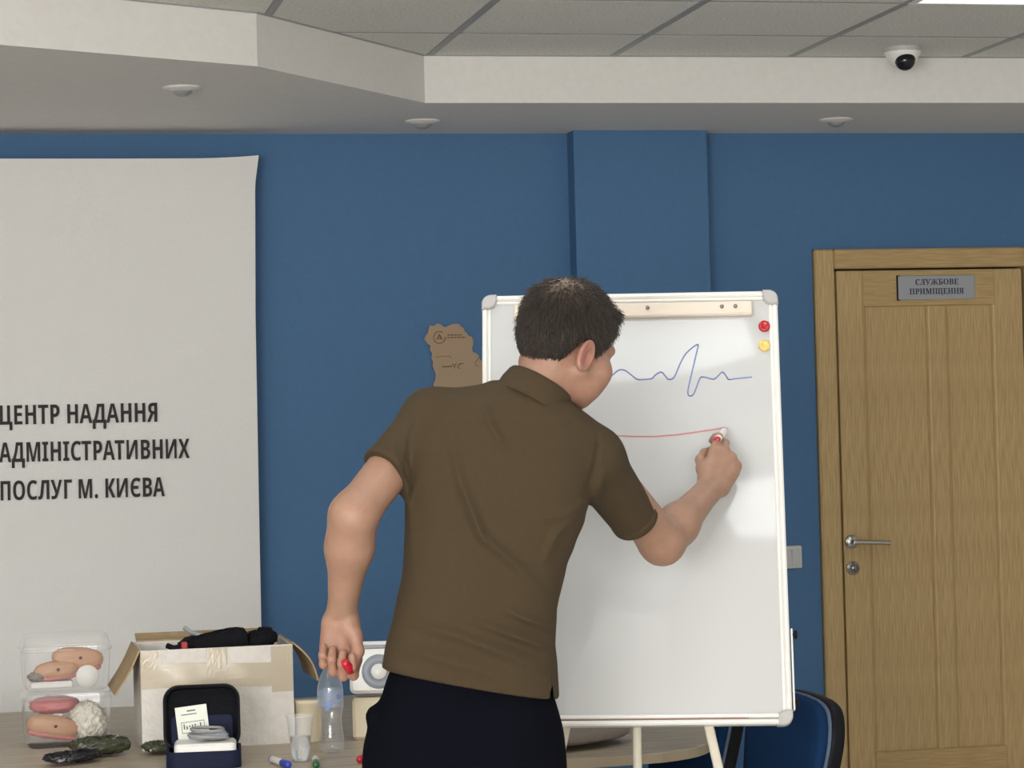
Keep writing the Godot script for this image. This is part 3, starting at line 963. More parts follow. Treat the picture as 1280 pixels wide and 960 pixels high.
func build_chairs() -> void:
	var o := thing("chair", "blue upholstered chair with black back shell beside the door casing", "chair", Vector3(1.760, 0, 2.63), -1.47)
	make_chair(o)
	var o2: Node3D = o.duplicate()
	o2.name = numbered("chair")
	add_child(o2)
	o2.position = Vector3(1.690, 0, 2.04)
	o2.rotation.y = -1.40
	o2.set_meta("label", "blue upholstered chair at the table's rounded end, mostly hidden by the flipchart")
	for q in [o, o2]: q.set_meta("group", "blue chairs at the rounded table end")

func make_chair(o: Node3D) -> void:   # faces +z; back at z = -0.2
	var outline := PackedVector2Array()
	for q in [[-0.155, -0.19], [0.155, -0.19], [0.185, -0.15], [0.205, -0.06], [0.225, 0.04], [0.232, 0.10], [0.222, 0.15], [0.195, 0.183], [0.14, 0.20], [0.07, 0.206], [0.0, 0.208], [-0.07, 0.206], [-0.14, 0.20], [-0.195, 0.183], [-0.222, 0.15], [-0.232, 0.10], [-0.225, 0.04], [-0.205, -0.06], [-0.185, -0.15]]: outline.append(Vector2(q[0], q[1]))
	var c := Curve2D.new()
	for k in outline.size() + 1:
		var n := outline.size()
		var tg := (outline[(k + 1) % n] - outline[(k - 1 + n) % n]) / 6.0
		c.add_point(outline[k % n], -tg, tg)
	var sm := c.tessellate(3, 4)
	var even := PackedVector2Array()
	for q in sm:
		if even.is_empty() or (q.distance_to(even[-1]) > 0.006 and q.distance_to(even[0]) > 0.006): even.append(q)
	sm = even
	var t := Transform3D(Basis(Vector3(1, 0, 0), -0.16), Vector3(0, 0.63, -0.20))
	var back := func(scale: float, z0: float, z1: float, bev: float) -> SurfaceTool:   # a cushion-like slab: rings of the outline, rounded over at the front
		var rings := [[scale * 0.90, z0], [scale, z0 + bev * 0.4], [scale, z1 - bev], [scale * 0.985, z1 - bev * 0.4], [scale * 0.95, z1 - bev * 0.1], [scale * 0.80, z1], [scale * 0.4, z1], [0.0, z1]]
		var st := new_st()
		st.set_smooth_group(1)
		for i in range(rings.size() - 1):
			for k in sm.size():
				var k1 := (k + 1) % sm.size()
				var q := [sm[k] * rings[i][0], sm[k1] * rings[i][0], sm[k1] * rings[i + 1][0], sm[k] * rings[i + 1][0]]
				var A := t * Vector3(q[0].x, q[0].y, rings[i][1])
				var B := t * Vector3(q[1].x, q[1].y, rings[i][1])
				var C := t * Vector3(q[2].x, q[2].y, rings[i + 1][1])
				var D := t * Vector3(q[3].x, q[3].y, rings[i + 1][1])
				tri(st, A, B, C)
				if rings[i + 1][0] > 0.0: tri(st, A, C, D)
		for k in range(1, sm.size() - 1): tri(st, t * Vector3(sm[0].x, sm[0].y, z0) , t * Vector3(sm[k + 1].x * 0.9, sm[k + 1].y * 0.9, z0), t * Vector3(sm[k].x * 0.9, sm[k].y * 0.9, z0))
		return st
	obj("back_shell", back.call(1.0, -0.045, -0.004, 0.010), M.black_plastic, o)
	obj("piping", back.call(0.985, -0.010, 0.001, 0.004), M.chair_piping, o)
	obj("backrest", back.call(0.965, -0.006, 0.026, 0.014), M.chair_fabric, o)
	var st := new_st()
	blob(st, Vector3(0, 0.445, 0.03), Vector3(0.225, 0.035, 0.215), 5.0, 0.0, 1.0, 1, Transform3D(), 44, 16)
	obj("seat", st, M.chair_fabric, o)
	st = new_st()
	prism(st, rounded(0.40, 0.38, 0.05), 0, 0.02, Transform3D(Basis(Vector3(1, 0, 0), Vector3(0, 0, -1), Vector3(0, 1, 0)), Vector3(0, 0.400, 0.03)))
	obj("seat_shell", st, M.black_plastic, o)
	for s in [-1, 1]:
		for z in [-0.22, 0.21]:
			st = new_st()
			tube(st, [Vector3(s * 0.18, 0.405, z * 0.6 + 0.02), Vector3(s * 0.21, 0.36, z * 0.8 + 0.02), Vector3(s * 0.235, 0.0, z + 0.02)], 0.0115, 12)
			obj("leg", st, M.black_plastic, o)
		st = new_st()
		tube(st, [Vector3(s * 0.15, 0.405, -0.10), Vector3(s * 0.16, 0.41, -0.19), Vector3(s * 0.15, 0.47, -0.205), Vector3(s * 0.15, 0.62, -0.232)], 0.011, 12)
		obj("back_support", st, M.black_plastic, o)

# ---------------------------------------------------------------- things on the table
func clear_tub(at: Vector3, label: String, w: float, h: float, d: float, lid_h: float) -> Node3D:
	var o := thing("plastic_tub", label, "container", at, 0.05, "clear plastic tubs")
	var st := new_st()
	var rings := [[0.90, 0.0], [0.97, 0.006], [1.0, 0.02], [1.04, h - 0.012], [1.05, h - 0.008]]
	var prev := PackedVector2Array()
	for k in rings.size():
		var p := rounded(w * rings[k][0], d * rings[k][0], 0.022)
		st.set_smooth_group(1)
		if k == 0:
			for i in range(1, p.size() - 1): tri(st, Vector3(p[0].x, 0, p[0].y), Vector3(p[i].x, 0, p[i].y), Vector3(p[i + 1].x, 0, p[i + 1].y))
		else:
			for i in p.size():
				var i1 := (i + 1) % p.size()
				quad(st, Vector3(prev[i1].x, rings[k - 1][1], prev[i1].y), Vector3(prev[i].x, rings[k - 1][1], prev[i].y), Vector3(p[i].x, rings[k][1], p[i].y), Vector3(p[i1].x, rings[k][1], p[i1].y))
		prev = p
	obj("tub", st, M.clear_plastic, o)
	# the rolled rim catches the ceiling light
	st = new_st()
	var loop := []
	var rp := rounded(w * 1.06, d * 1.06, 0.024)
	for q in rp: loop.append(Vector3(q.x, h - 0.006, q.y))
	loop.append(loop[0])
	tube(st, loop, 0.0035, 8, -1.0, false)
	obj("rim", st, M.clear_plastic, o)
	st = new_st()
	var lids := [[1.06, h - 0.002], [1.05, h + 0.003], [0.99, h + lid_h - 0.004], [0.95, h + lid_h], [0.0, h + lid_h]]
	prev = PackedVector2Array()
	for k in lids.size():
		var p := rounded(maxf(w * lids[k][0], 0.05), maxf(d * lids[k][0], 0.05), 0.022)
		if k == lids.size() - 1:
			for i in range(1, prev.size() - 1): tri(st, Vector3(prev[0].x, h + lid_h, prev[0].y), Vector3(prev[i + 1].x, h + lid_h, prev[i + 1].y), Vector3(prev[i].x, h + lid_h, prev[i].y))
		elif k > 0:
			for i in p.size():
				var i1 := (i + 1) % p.size()
				quad(st, Vector3(prev[i1].x, lids[k - 1][1], prev[i1].y), Vector3(prev[i].x, lids[k - 1][1], prev[i].y), Vector3(p[i].x, lids[k][1], p[i].y), Vector3(p[i1].x, lids[k][1], p[i1].y))
		prev = p
	obj("lid", st, M.clear_plastic, o)
	return o

func skin_pad(at: Vector3, turn: Basis, s: float, label: String) -> void:
	var o := thing("wound_pad", label, "training pad", at, 0.0, "skin-coloured pads in the tubs")
	var st := new_st()
	blob(st, Vector3.ZERO, Vector3(0.062, 0.026, 0.016) * s, 2.4, 0.003, 3.0, int(at.y * 1000), Transform3D(turn, Vector3.ZERO), 36, 20)
	obj("pad", st, M.pad_skin, o)
	st = new_st()
	lathe(st, [Vector2(0.0042, -0.002), Vector2(0.0042, 0.0012), Vector2(0.0, 0.0012)], 14, Transform3D(turn * Basis(Vector3(1, 0, 0), PI / 2), turn * Vector3(0.006, 0.002, 0.0165 * s)))
	obj("hole", st, M.pad_dark, o)
	st = new_st()
	blob(st, Vector3(0.0, -0.020, -0.002) * s, Vector3(0.058, 0.010, 0.013) * s, 2.4, 0.003, 3.0, 7, Transform3D(turn, Vector3.ZERO), 30, 14)
	obj("underside", st, M.pad_pink, o)

func build_containers() -> void:
	var c := Vector3(0.205, TOP, 2.245)
	clear_tub(c, "lower clear plastic tub with pink cloth and a tan pad", 0.205, 0.128, 0.15, 0.006)
	clear_tub(c + Vector3(0, 0.139, 0), "upper clear plastic tub with two tan pads, on top of the other", 0.205, 0.108, 0.15, 0.030)
	skin_pad(c + Vector3(-0.035, 0.052, 0.048), Basis(Vector3(0, 0, 1), -0.18), 1.05, "tan skin-like pad in the lower plastic tub")
	skin_pad(c + Vector3(-0.025, 0.190, 0.050), Basis(Vector3(0, 0, 1), 0.06), 0.85, "lower left tan pad of two in the upper plastic tub")
	skin_pad(c + Vector3(0.030, 0.217, 0.040), Basis(Vector3(0, 0, 1), -0.10), 1.02, "upper right tan pad of two in the upper plastic tub")
	var st := new_st()
	blob(st, Vector3.ZERO, Vector3(0.062, 0.020, 0.05), 2.6, 0.006, 4.0, 15)
	var o := obj("pink_cloth", st, M.pad_pink)
	o.position = c + Vector3(-0.028, 0.099, -0.01)
	tag(o, "crumpled pink cloth at the top of the lower plastic tub", "cloth")
	st = new_st()
	blob(st, Vector3.ZERO, Vector3(0.042, 0.050, 0.035), 2.2, 0.012, 5.0, 16, Transform3D(Basis(Vector3(0, 0, 1), 0.5), Vector3.ZERO), 60, 40)
	o = obj("plastic_bag", st, M.film_white)
	o.position = c + Vector3(0.055, 0.057, 0.030)
	tag(o, "crumpled cream plastic bag inside the lower plastic tub", "bag")
	st = new_st()
	lathe(st, [Vector2(0.0, -0.018), Vector2(0.026, -0.018), Vector2(0.028, -0.015), Vector2(0.028, 0.015), Vector2(0.026, 0.018), Vector2(0.0, 0.018)], 32, Transform3D(Basis(Vector3(1, 0, 0), PI / 2), Vector3.ZERO))
	o = obj("bandage_roll", st, M.roll_white)
	o.position = c + Vector3(0.052, 0.172, 0.040)
	tag(o, "white bandage roll in the lower right of the upper plastic tub", "bandage")
	st = new_st()
	box(st, Vector3.ZERO, Vector3(0.105, 0.018, 0.05), 0.004)
	o = obj("gauze_pack", st, M.roll_white)
	o.position = c + Vector3(-0.035, 0.154, 0.035)
	tag(o, "flat white gauze pack at the bottom of the upper plastic tub", "bandage")
	st = new_st()
	blob(st, Vector3.ZERO, Vector3(0.022, 0.010, 0.02), 2.2, 0.006, 6.0, 18)
	o = obj("dark_rag", st, M.bag_grey)
	o.position = c + Vector3(-0.072, 0.176, 0.048)
	tag(o, "small dark grey rag in the left of the upper plastic tub", "cloth")

func build_carton() -> void:
	var o := thing("cardboard_box", "open white cardboard carton patched with beige tape", "box", Vector3(0.563, TOP, 2.33), 0.01)
	var w := 0.372
	var h := 0.243
	var d := 0.26
	var k := 0.004
	var st := new_st()
	# walls of white-faced board; the front sags a little at the bottom
	sheet(st, func(u: float, v: float) -> Vector3:
		return Vector3(lerpf(-w / 2, w / 2, u), v * h + 0.006 * sin(u * PI) * (1 - v) * 0.0, d / 2 + 0.008 * sin(u * PI) * sin(v * PI) + 0.0025 * sin(u * 13.0 + v * 7.0) * sin(v * PI)), 30, 20, k)
	box(st, Vector3(-w / 2 + k / 2, h / 2, 0), Vector3(k, h, d - 2 * k))
	box(st, Vector3(w / 2 - k / 2, h / 2, 0), Vector3(k, h, d - 2 * k))
	box(st, Vector3(0, h / 2, -d / 2 + k / 2), Vector3(w, h, k))
	box(st, Vector3(0, k / 2, 0), Vector3(w - 2 * k, k, d - 2 * k))
	obj("body", st, M.carton_white, o)
	var flap := func(a: Vector3, b: Vector3, dir: Vector3, bow: float) -> void:
		var s := new_st()
		var n := (b - a).cross(dir).normalized()
		sheet(s, func(u: float, v: float) -> Vector3: return a.lerp(b, u) + dir * v + n * bow * sin(v * PI), 6, 8, k)
		obj("flap", s, M.carton_tan, o)
	flap.call(Vector3(-w / 2, h + 0.001, -d / 2), Vector3(-w / 2, h + 0.001, d / 2), Vector3(-0.062, -0.108, 0), 0.004)
	flap.call(Vector3(w / 2, h + 0.001, d / 2), Vector3(w / 2, h + 0.001, -d / 2), Vector3(0.060, -0.095, 0), -0.012)
	flap.call(Vector3(w / 2 - 0.01, h, -d / 2 + 0.002), Vector3(-w / 2 + 0.01, h, -d / 2 + 0.002), Vector3(0.0, 0.014, -0.06), 0.003)
	# tape strips, on the bowed front
	var fz := func(x: float, y: float) -> float:
		var u := x / w + 0.5
		var v := y / h
		return d / 2 + 0.008 * sin(u * PI) * sin(v * PI) + 0.0025 * sin(u * 13.0 + v * 7.0) * sin(v * PI) + 0.0011
	var no := FastNoiseLite.new()
	no.seed = 4
	no.frequency = 1.0
	for q in [[-0.186, 0.148, 0.160, 0.205], [-0.026, 0.150, 0.024, 0.242], [0.132, 0.128, 0.185, 0.240], [-0.186, 0.196, -0.144, 0.240]]:
		st = new_st()
		sheet(st, func(u: float, v: float) -> Vector3:
			var x := lerpf(q[0], q[2], u)
			var y := lerpf(q[1], q[3], v) + 0.004 * sin(u * 5.0) * (1 if q[2] - q[0] > 0.1 else 0)
			return Vector3(x, y, fz.call(x, y) + 0.0012 * absf(no.get_noise_2d(x * 60.0, y * 60.0 + q[0] * 100))), 28, 14, 0.0004)
		obj("tape", st, M.tape, o)
	# what sticks out of it
	var t := o.transform
	st = new_st()
	blob(st, Vector3.ZERO, Vector3(0.086, 0.036, 0.05), 5.0, 0.006, 3.0, 33, Transform3D(Basis(Vector3(0, 0, 1), 0.16), Vector3.ZERO))
	var b := obj("nylon_pouch", st, M.nylon)
	b.position = t * Vector3(0.005, h - 0.008, 0.02)
	tag(b, "black nylon pouch sticking out of the middle of the carton", "pouch", "pouches in the carton")
	st = new_st()
	blob(st, Vector3.ZERO, Vector3(0.040, 0.024, 0.06), 2.6, 0.010, 5.0, 34, Transform3D(Basis(Vector3(0, 0, 1), 0.3), Vector3.ZERO))
	b = obj("nylon_pouch", st, M.nylon)
	b.position = t * Vector3(0.122, h + 0.004, 0.0)
	tag(b, "crumpled black pouch at the right end of the carton", "pouch", "pouches in the carton")
	st = new_st()
	var s0 := t * Vector3(-0.07, h + 0.0, 0.06)
	tube(st, [s0 + Vector3(-0.045, 0.004, 0), s0 + Vector3(-0.03, -0.002, 0.01), s0 + Vector3(0.0, 0.002, 0.012), s0 + Vector3(0.03, 0.004, 0.0)], 0.007, 10)
	b = obj("black_strap", st, M.nylon)
	tag(b, "black webbing strap lying over the left rim of the carton", "strap")
	st = new_st()
	box(st, Vector3.ZERO, Vector3(0.016, 0.019, 0.014), 0.003)
	b = obj("red_clip", st, M.strap_red)
	b.position = t * Vector3(-0.074, h + 0.003, 0.074)
	tag(b, "small red clip on the strap at the carton rim", "clip")
	st = new_st()
	var s1 := t * Vector3(-0.03, h + 0.03, 0.0)
	tube(st, [s1 + Vector3(-0.038, 0.012, 0), s1 + Vector3(-0.022, 0.0, 0.0), s1 + Vector3(0.0, -0.008, 0.0), s1 + Vector3(0.03, -0.016, 0.0)], 0.0055, 10)
	b = obj("grey_handle", st, M.grey_plastic)
	tag(b, "short grey handle poking up out of the carton", "handle")

func build_case() -> void:
	var o := thing("zip_case", "open black zip case leaning its lid against the white carton", "case", Vector3(0.500, TOP, 2.765), -0.10)
	var st := new_st()
	var lay := Transform3D(Basis(Vector3(1, 0, 0), Vector3(0, 0, -1), Vector3(0, 1, 0)), Vector3(0, 0, 0))
	tray(st, 0.172, 0.150, 0.028, 0.040, 0.006, lay)
	obj("base", st, M.nylon_navy, o)
	st = new_st()
	var up := Transform3D(Basis(Vector3(1, 0, 0), -0.22), Vector3(-0.004, 0.020 + 0.076, -0.100))
	tray(st, 0.178, 0.152, 0.036, 0.030, 0.007, up)
	obj("lid", st, M.nylon, o)
	st = new_st()
	var loop := []
	for q in rounded(0.174, 0.148, 0.034, 8): loop.append(up * Vector3(q.x, q.y, 0.030))
	loop.append(loop[0])
	tube(st, loop, 0.003, 8, -1.0, false)
	obj("zip", st, M.black_plastic, o)
	st = new_st()
	prism(st, rounded(0.146, 0.075, 0.012), 0.004, 0.010, up * Transform3D(Basis(), Vector3(0.0, -0.03, 0.0)), 0.002)
	obj("pocket", st, M.nylon_navy, o)
	var inv := o.transform
	# the leaflet in the lid
	var lt := inv * up * Transform3D(Basis(Vector3(0, 0, 1), 0.10), Vector3(-0.022, -0.012, 0.0145))
	var lf := thing("leaflet", "small printed white leaflet propped in the lid of the zip case", "leaflet", lt.origin)
	lf.transform = lt
	st = new_st()
	box(st, Vector3.ZERO, Vector3(0.074, 0.082, 0.0015))
	obj("card", st, M.paper, lf)
	st = new_st()
	for q in [[0.0, 0.030, 0.020, 0.003], [-0.006, 0.022, 0.036, 0.0022], [0.0, 0.004, 0.052, 0.0014], [-0.026, -0.008, 0.0014, 0.026], [0.027, -0.008, 0.0014, 0.026], [0.0, -0.021, 0.052, 0.0014]]:
		box(st, Vector3(q[0], q[1], 0.0009), Vector3(q[2], q[3], 0.0003))
	for k in 7: box(st, Vector3(-0.020 + k * 0.0064, -0.006 - 0.003 * (k % 2), 0.0009), Vector3(0.003, 0.012 - 0.004 * (k % 3), 0.0003))
	obj("printing", st, M.print_ink, lf)
	# white device with a coil of tubing on top
	var dv := thing("white_device", "white plastic device lying in the base of the zip case", "device", inv * Vector3(0.004, 0.031, 0.018), -0.10)
	st = new_st()
	prism(st, rounded(0.142, 0.100, 0.014), 0, 0.026, lay, 0.005)
	obj("body", st, M.white_plastic, dv)
	st = new_st()
	box(st, Vector3(0.01, 0.012, 0.0492), Vector3(0.050, 0.005, 0.001))
	obj("slot", st, M.grey_plastic, dv)
	var cl := thing("tube_coil", "loose grey tubing coiled on the white device in the case", "tubing", inv * Vector3(0.010, 0.063, 0.014), -0.10)
	st = new_st()
	var pts := []
	for k in 60:
		var a := TAU * k / 17.0
		pts.append(Vector3(0.046 * cos(a) * (1 - 0.004 * k), 0.006 * sin(a * 0.5) + 0.0004 * k, 0.026 * sin(a) * (1 - 0.003 * k)))
	tube(st, pts, 0.0036, 7)
	obj("coil", st, M.lens_grey, cl)
	st = new_st()
	blob(st, Vector3(0.012, 0.006, 0.0), Vector3(0.034, 0.010, 0.022), 2.4, 0.005, 6.0, 44)
	obj("bulb", st, M.grey_plastic, cl)

func marker(called: String, label: String, at: Vector3, dir: Vector3, cap: Material, cap_len: float, plug_near := false) -> Node3D:   # a board marker from at along dir, cap at the end
	var y := dir.normalized()
	var x := y.cross(Vector3(0.3, 0.9, 0.2)).normalized()
	var o := thing(called, label, "marker", at)
	o.transform = Transform3D(Basis(x, y, x.cross(y)), at)
	var st := new_st()
	lathe(st, [Vector2(0.0, 0.0), Vector2(0.0068, 0.0), Vector2(0.0075, 0.001), Vector2(0.0075, 0.008)], 24)
	obj("end_plug", st, cap, o)
	st = new_st()
	lathe(st, [Vector2(0.0076, 0.008), Vector2(0.0081, 0.009), Vector2(0.0081, 0.095), Vector2(0.007, 0.100)], 24)
	obj("barrel", st, M.white_plastic, o)
	st = new_st()
	if cap_len > 0: lathe(st, [Vector2(0.0083, 0.122 - cap_len), Vector2(0.0088, 0.123 - cap_len), Vector2(0.0080, 0.118), Vector2(0.006, 0.122), Vector2(0.0, 0.122)], 24)
	else: lathe(st, [Vector2(0.007, 0.100), Vector2(0.0048, 0.108), Vector2(0.004, 0.116), Vector2(0.002, 0.119), Vector2(0.0, 0.120)], 20)
	obj("cap" if cap_len > 0 else "tip", st, cap, o)
	return o

func build_table_things() -> void:
	# plastic cup with water
	var o := thing("plastic_cup", "clear disposable cup half full of water", "cup", Vector3(0.722, TOP, 2.790))
	var st := new_st()
	lathe(st, [Vector2(0.0, 0.0015), Vector2(0.0185, 0.0015), Vector2(0.0195, 0.0), Vector2(0.021, 0.002), Vector2(0.0245, 0.045), Vector2(0.0252, 0.047), Vector2(0.0305, 0.100), Vector2(0.0325, 0.103), Vector2(0.0333, 0.1055), Vector2(0.0320, 0.107)], 48)
	obj("cup", st, M.clear_cup, o)
	st = new_st()
	lathe(st, [Vector2(0.0, 0.0025), Vector2(0.0192, 0.0025), Vector2(0.0238, 0.058), Vector2(0.0, 0.058)], 40)
	obj("water", st, M.water, o)
	# bottle
	o = thing("water_bottle", "clear waisted plastic water bottle with a pale blue label", "bottle", Vector3(0.812, TOP, 2.665))
	st = new_st()
	lathe(st, [Vector2(0.0, 0.008), Vector2(0.012, 0.006), Vector2(0.024, 0.0), Vector2(0.029, 0.004), Vector2(0.031, 0.012), Vector2(0.0295, 0.022), Vector2(0.0305, 0.030), Vector2(0.0285, 0.045), Vector2(0.0255, 0.065), Vector2(0.0250, 0.080), Vector2(0.0285, 0.098), Vector2(0.0305, 0.110), Vector2(0.0305, 0.150), Vector2(0.0290, 0.160), Vector2(0.0240, 0.178), Vector2(0.0160, 0.196), Vector2(0.0125, 0.203), Vector2(0.0125, 0.216), Vector2(0.0115, 0.218)], 40)
	obj("bottle", st, M.clear_thin, o)
	st = new_st()
	lathe(st, [Vector2(0.0308, 0.110), Vector2(0.0308, 0.150)], 40)
	obj("label", st, M.label_film, o)
	for q in [[-0.2, 0.118, 0.014, 0.018], [0.55, 0.134, 0.011, 0.010], [-0.45, 0.108, 0.010, 0.012]]:
		st = new_st()
		sheet(st, func(u: float, v: float) -> Vector3:
			var a: float = q[0] + (u - 0.5) * q[2] / 0.0311
			return Vector3(0.0311 * sin(a), q[1] + (v - 0.5) * q[3], 0.0311 * cos(a)), 6, 1, 0.0002)
		obj("print_patch", st, M.label_blue, o)
	st = new_st()
	lathe(st, [Vector2(0.0148, 0.209), Vector2(0.0150, 0.210), Vector2(0.0150, 0.221), Vector2(0.0140, 0.2225), Vector2(0.0, 0.2225)], 28)
	obj("cap", st, M.cap_blue, o)
	# cream cylinder behind the cup
	o = thing("cream_canister", "plain cream cylinder standing behind the plastic cup", "canister", Vector3(0.789, TOP, 2.435))
	st = new_st()
	lathe(st, [Vector2(0.0, 0.0), Vector2(0.0325, 0.0), Vector2(0.034, 0.002), Vector2(0.0340, 0.093), Vector2(0.0345, 0.0935), Vector2(0.0345, 0.100), Vector2(0.033, 0.102), Vector2(0.0, 0.102)], 40)
	obj("body", st, M.cream, o)
	# white device with a ringed disc, half hidden by the man
	o = thing("disc_device", "white plastic device with a grey ring, behind the man's hip", "device", Vector3(1.000, TOP, 2.43), -0.18)
	st = new_st()
	prism(st, rounded(0.205, 0.128, 0.014), 0, 0.06, Transform3D(Basis(Vector3(1, 0, 0), -0.12), Vector3(0, 0.172, 0.004)), 0.008, true)
	obj("head", st, M.white_plastic, o)
	st = new_st()
	box(st, Vector3(0, 0.052, 0.030), Vector3(0.196, 0.104, 0.07), 0.008)
	obj("body", st, M.cream, o)
	st = new_st()
	box(st, Vector3(0, 0.229, 0.040), Vector3(0.198, 0.010, 0.045), 0.003)
	obj("top_strip", st, M.grey_plastic, o)
	var ft := Transform3D(Basis(Vector3(1, 0, 0), PI / 2 - 0.12), Vector3(-0.030, 0.168, 0.063))
	st = new_st()
	lathe(st, [Vector2(0.018, 0.0035), Vector2(0.019, 0.005), Vector2(0.041, 0.005), Vector2(0.0425, 0.003), Vector2(0.0425, 0.0)], 48, ft)
	obj("ring", st, M.dial_grey, o)
	st = new_st()
	lathe(st, [Vector2(0.0195, 0.0), Vector2(0.0195, 0.008), Vector2(0.018, 0.010), Vector2(0.0, 0.011)], 32, ft)
	obj("hub", st, M.white_plastic, o)
	# markers lying near the table edge
	marker("marker", "blue-capped white marker lying near the plastic cup", Vector3(0.653, TOP + 0.0088, 2.79), Vector3(0.22, 0.0, 0.97), M.cap_blue, 0.045)
	marker("marker", "green-capped white marker lying between cup and bottle", Vector3(0.752, TOP + 0.0088, 2.82), Vector3(-0.12, 0.0, 0.99), M.cap_green, 0.045)
	marker("marker", "red-capped marker lying beside the man's hip", Vector3(0.888, TOP + 0.0088, 2.775), Vector3(-0.36, 0, 0.93), M.cap_red, 0.045)
	# crumpled foil packets
	for q in [[0.275, 2.505, 0.070, 0.018, 0.045, "foil_olive", "crumpled olive foil packet beside the plastic tubs", 0.25, 51], [0.205, 2.612, 0.068, 0.009, 0.040, "foil_black", "flat black foil packet with a bright edge in front of tubs", 0.45, 52], [0.425, 2.52, 0.050, 0.009, 0.045, "foil_olive", "flat dark olive packet under the left corner of the zip case", 0.1, 53]]:
		o = thing("foil_packet", q[6], "packet", Vector3(q[0], TOP, q[1]), q[7], "foil packets on the table")
		st = new_st()
		blob(st, Vector3(0, q[3] + 0.008, 0), Vector3(q[2], q[3], q[4]), 3.0, 0.011, 5.0, q[8], Transform3D(), 64, 24)
		obj("packet", st, M[q[5]], o)
		st = new_st()
		bar(st, Vector3(-q[2] * 0.8, q[3] * 1.6, q[4] * 0.85), Vector3(q[2] * 0.1, q[3] * 1.9, q[4] * 0.9), 0.006, 0.002)
		bar(st, Vector3(q[2] * 0.1, q[3] * 1.9, q[4] * 0.9), Vector3(q[2] * 0.6, q[3] * 2.6, q[4] * 0.3), 0.005, 0.002)
		obj("seal_edge", st, M.foil_edge, o)

# ---------------------------------------------------------------- the man
# Fields: distance to tapered capsules joined by a smooth minimum, meshed as surface nets.
class Bones:
	var a := PackedVector3Array()
	var ba := PackedVector3Array()
	var inv := PackedFloat32Array()
	var r0 := PackedFloat32Array()
	var r1 := PackedFloat32Array()
	var k := 0.02
	func add(p: Vector3, q: Vector3, rp: float, rq: float) -> void:
		a.append(p); ba.append(q - p); inv.append(1.0 / maxf((q - p).length_squared(), 1e-9)); r0.append(rp); r1.append(rq)
	func dist(p: Vector3) -> float:
		var d := 1e9
		for i in a.size():
			var pa := p - a[i]
			var h := clampf(pa.dot(ba[i]) * inv[i], 0.0, 1.0)
			var e := (pa - ba[i] * h).length() - (r0[i] + (r1[i] - r0[i]) * h)
			if d - e > k or e - d > k: d = minf(d, e)
			else:
				var w := k - absf(d - e)
				d = minf(d, e) - w * w / (4.0 * k)
		return d

static func smin(a: float, b: float, k: float) -> float:
	var h := maxf(k - absf(a - b), 0.0)
	return minf(a, b) - h * h / (4.0 * k)

static func smax(a: float, b: float, k: float) -> float:
	return -smin(-a, -b, k)

static func ell(p: Vector3, c: Vector3, r: Vector3) -> float:
	var q := p - c
	var k0 := Vector3(q.x / r.x, q.y / r.y, q.z / r.z).length()
	var k1 := Vector3(q.x / (r.x * r.x), q.y / (r.y * r.y), q.z / (r.z * r.z)).length()
	return k0 * (k0 - 1.0) / maxf(k1, 1e-6)

class Soup:
	var v := PackedVector3Array()
	var n := PackedVector3Array()
	var c := PackedColorArray()
	var i := PackedInt32Array()
	func mesh() -> ArrayMesh:
		var arr := []
		arr.resize(Mesh.ARRAY_MAX)
		arr[Mesh.ARRAY_VERTEX] = v
		arr[Mesh.ARRAY_NORMAL] = n
		arr[Mesh.ARRAY_COLOR] = c
		arr[Mesh.ARRAY_INDEX] = i
		var m := ArrayMesh.new()
		m.add_surface_from_arrays(Mesh.PRIMITIVE_TRIANGLES, arr)
		return m

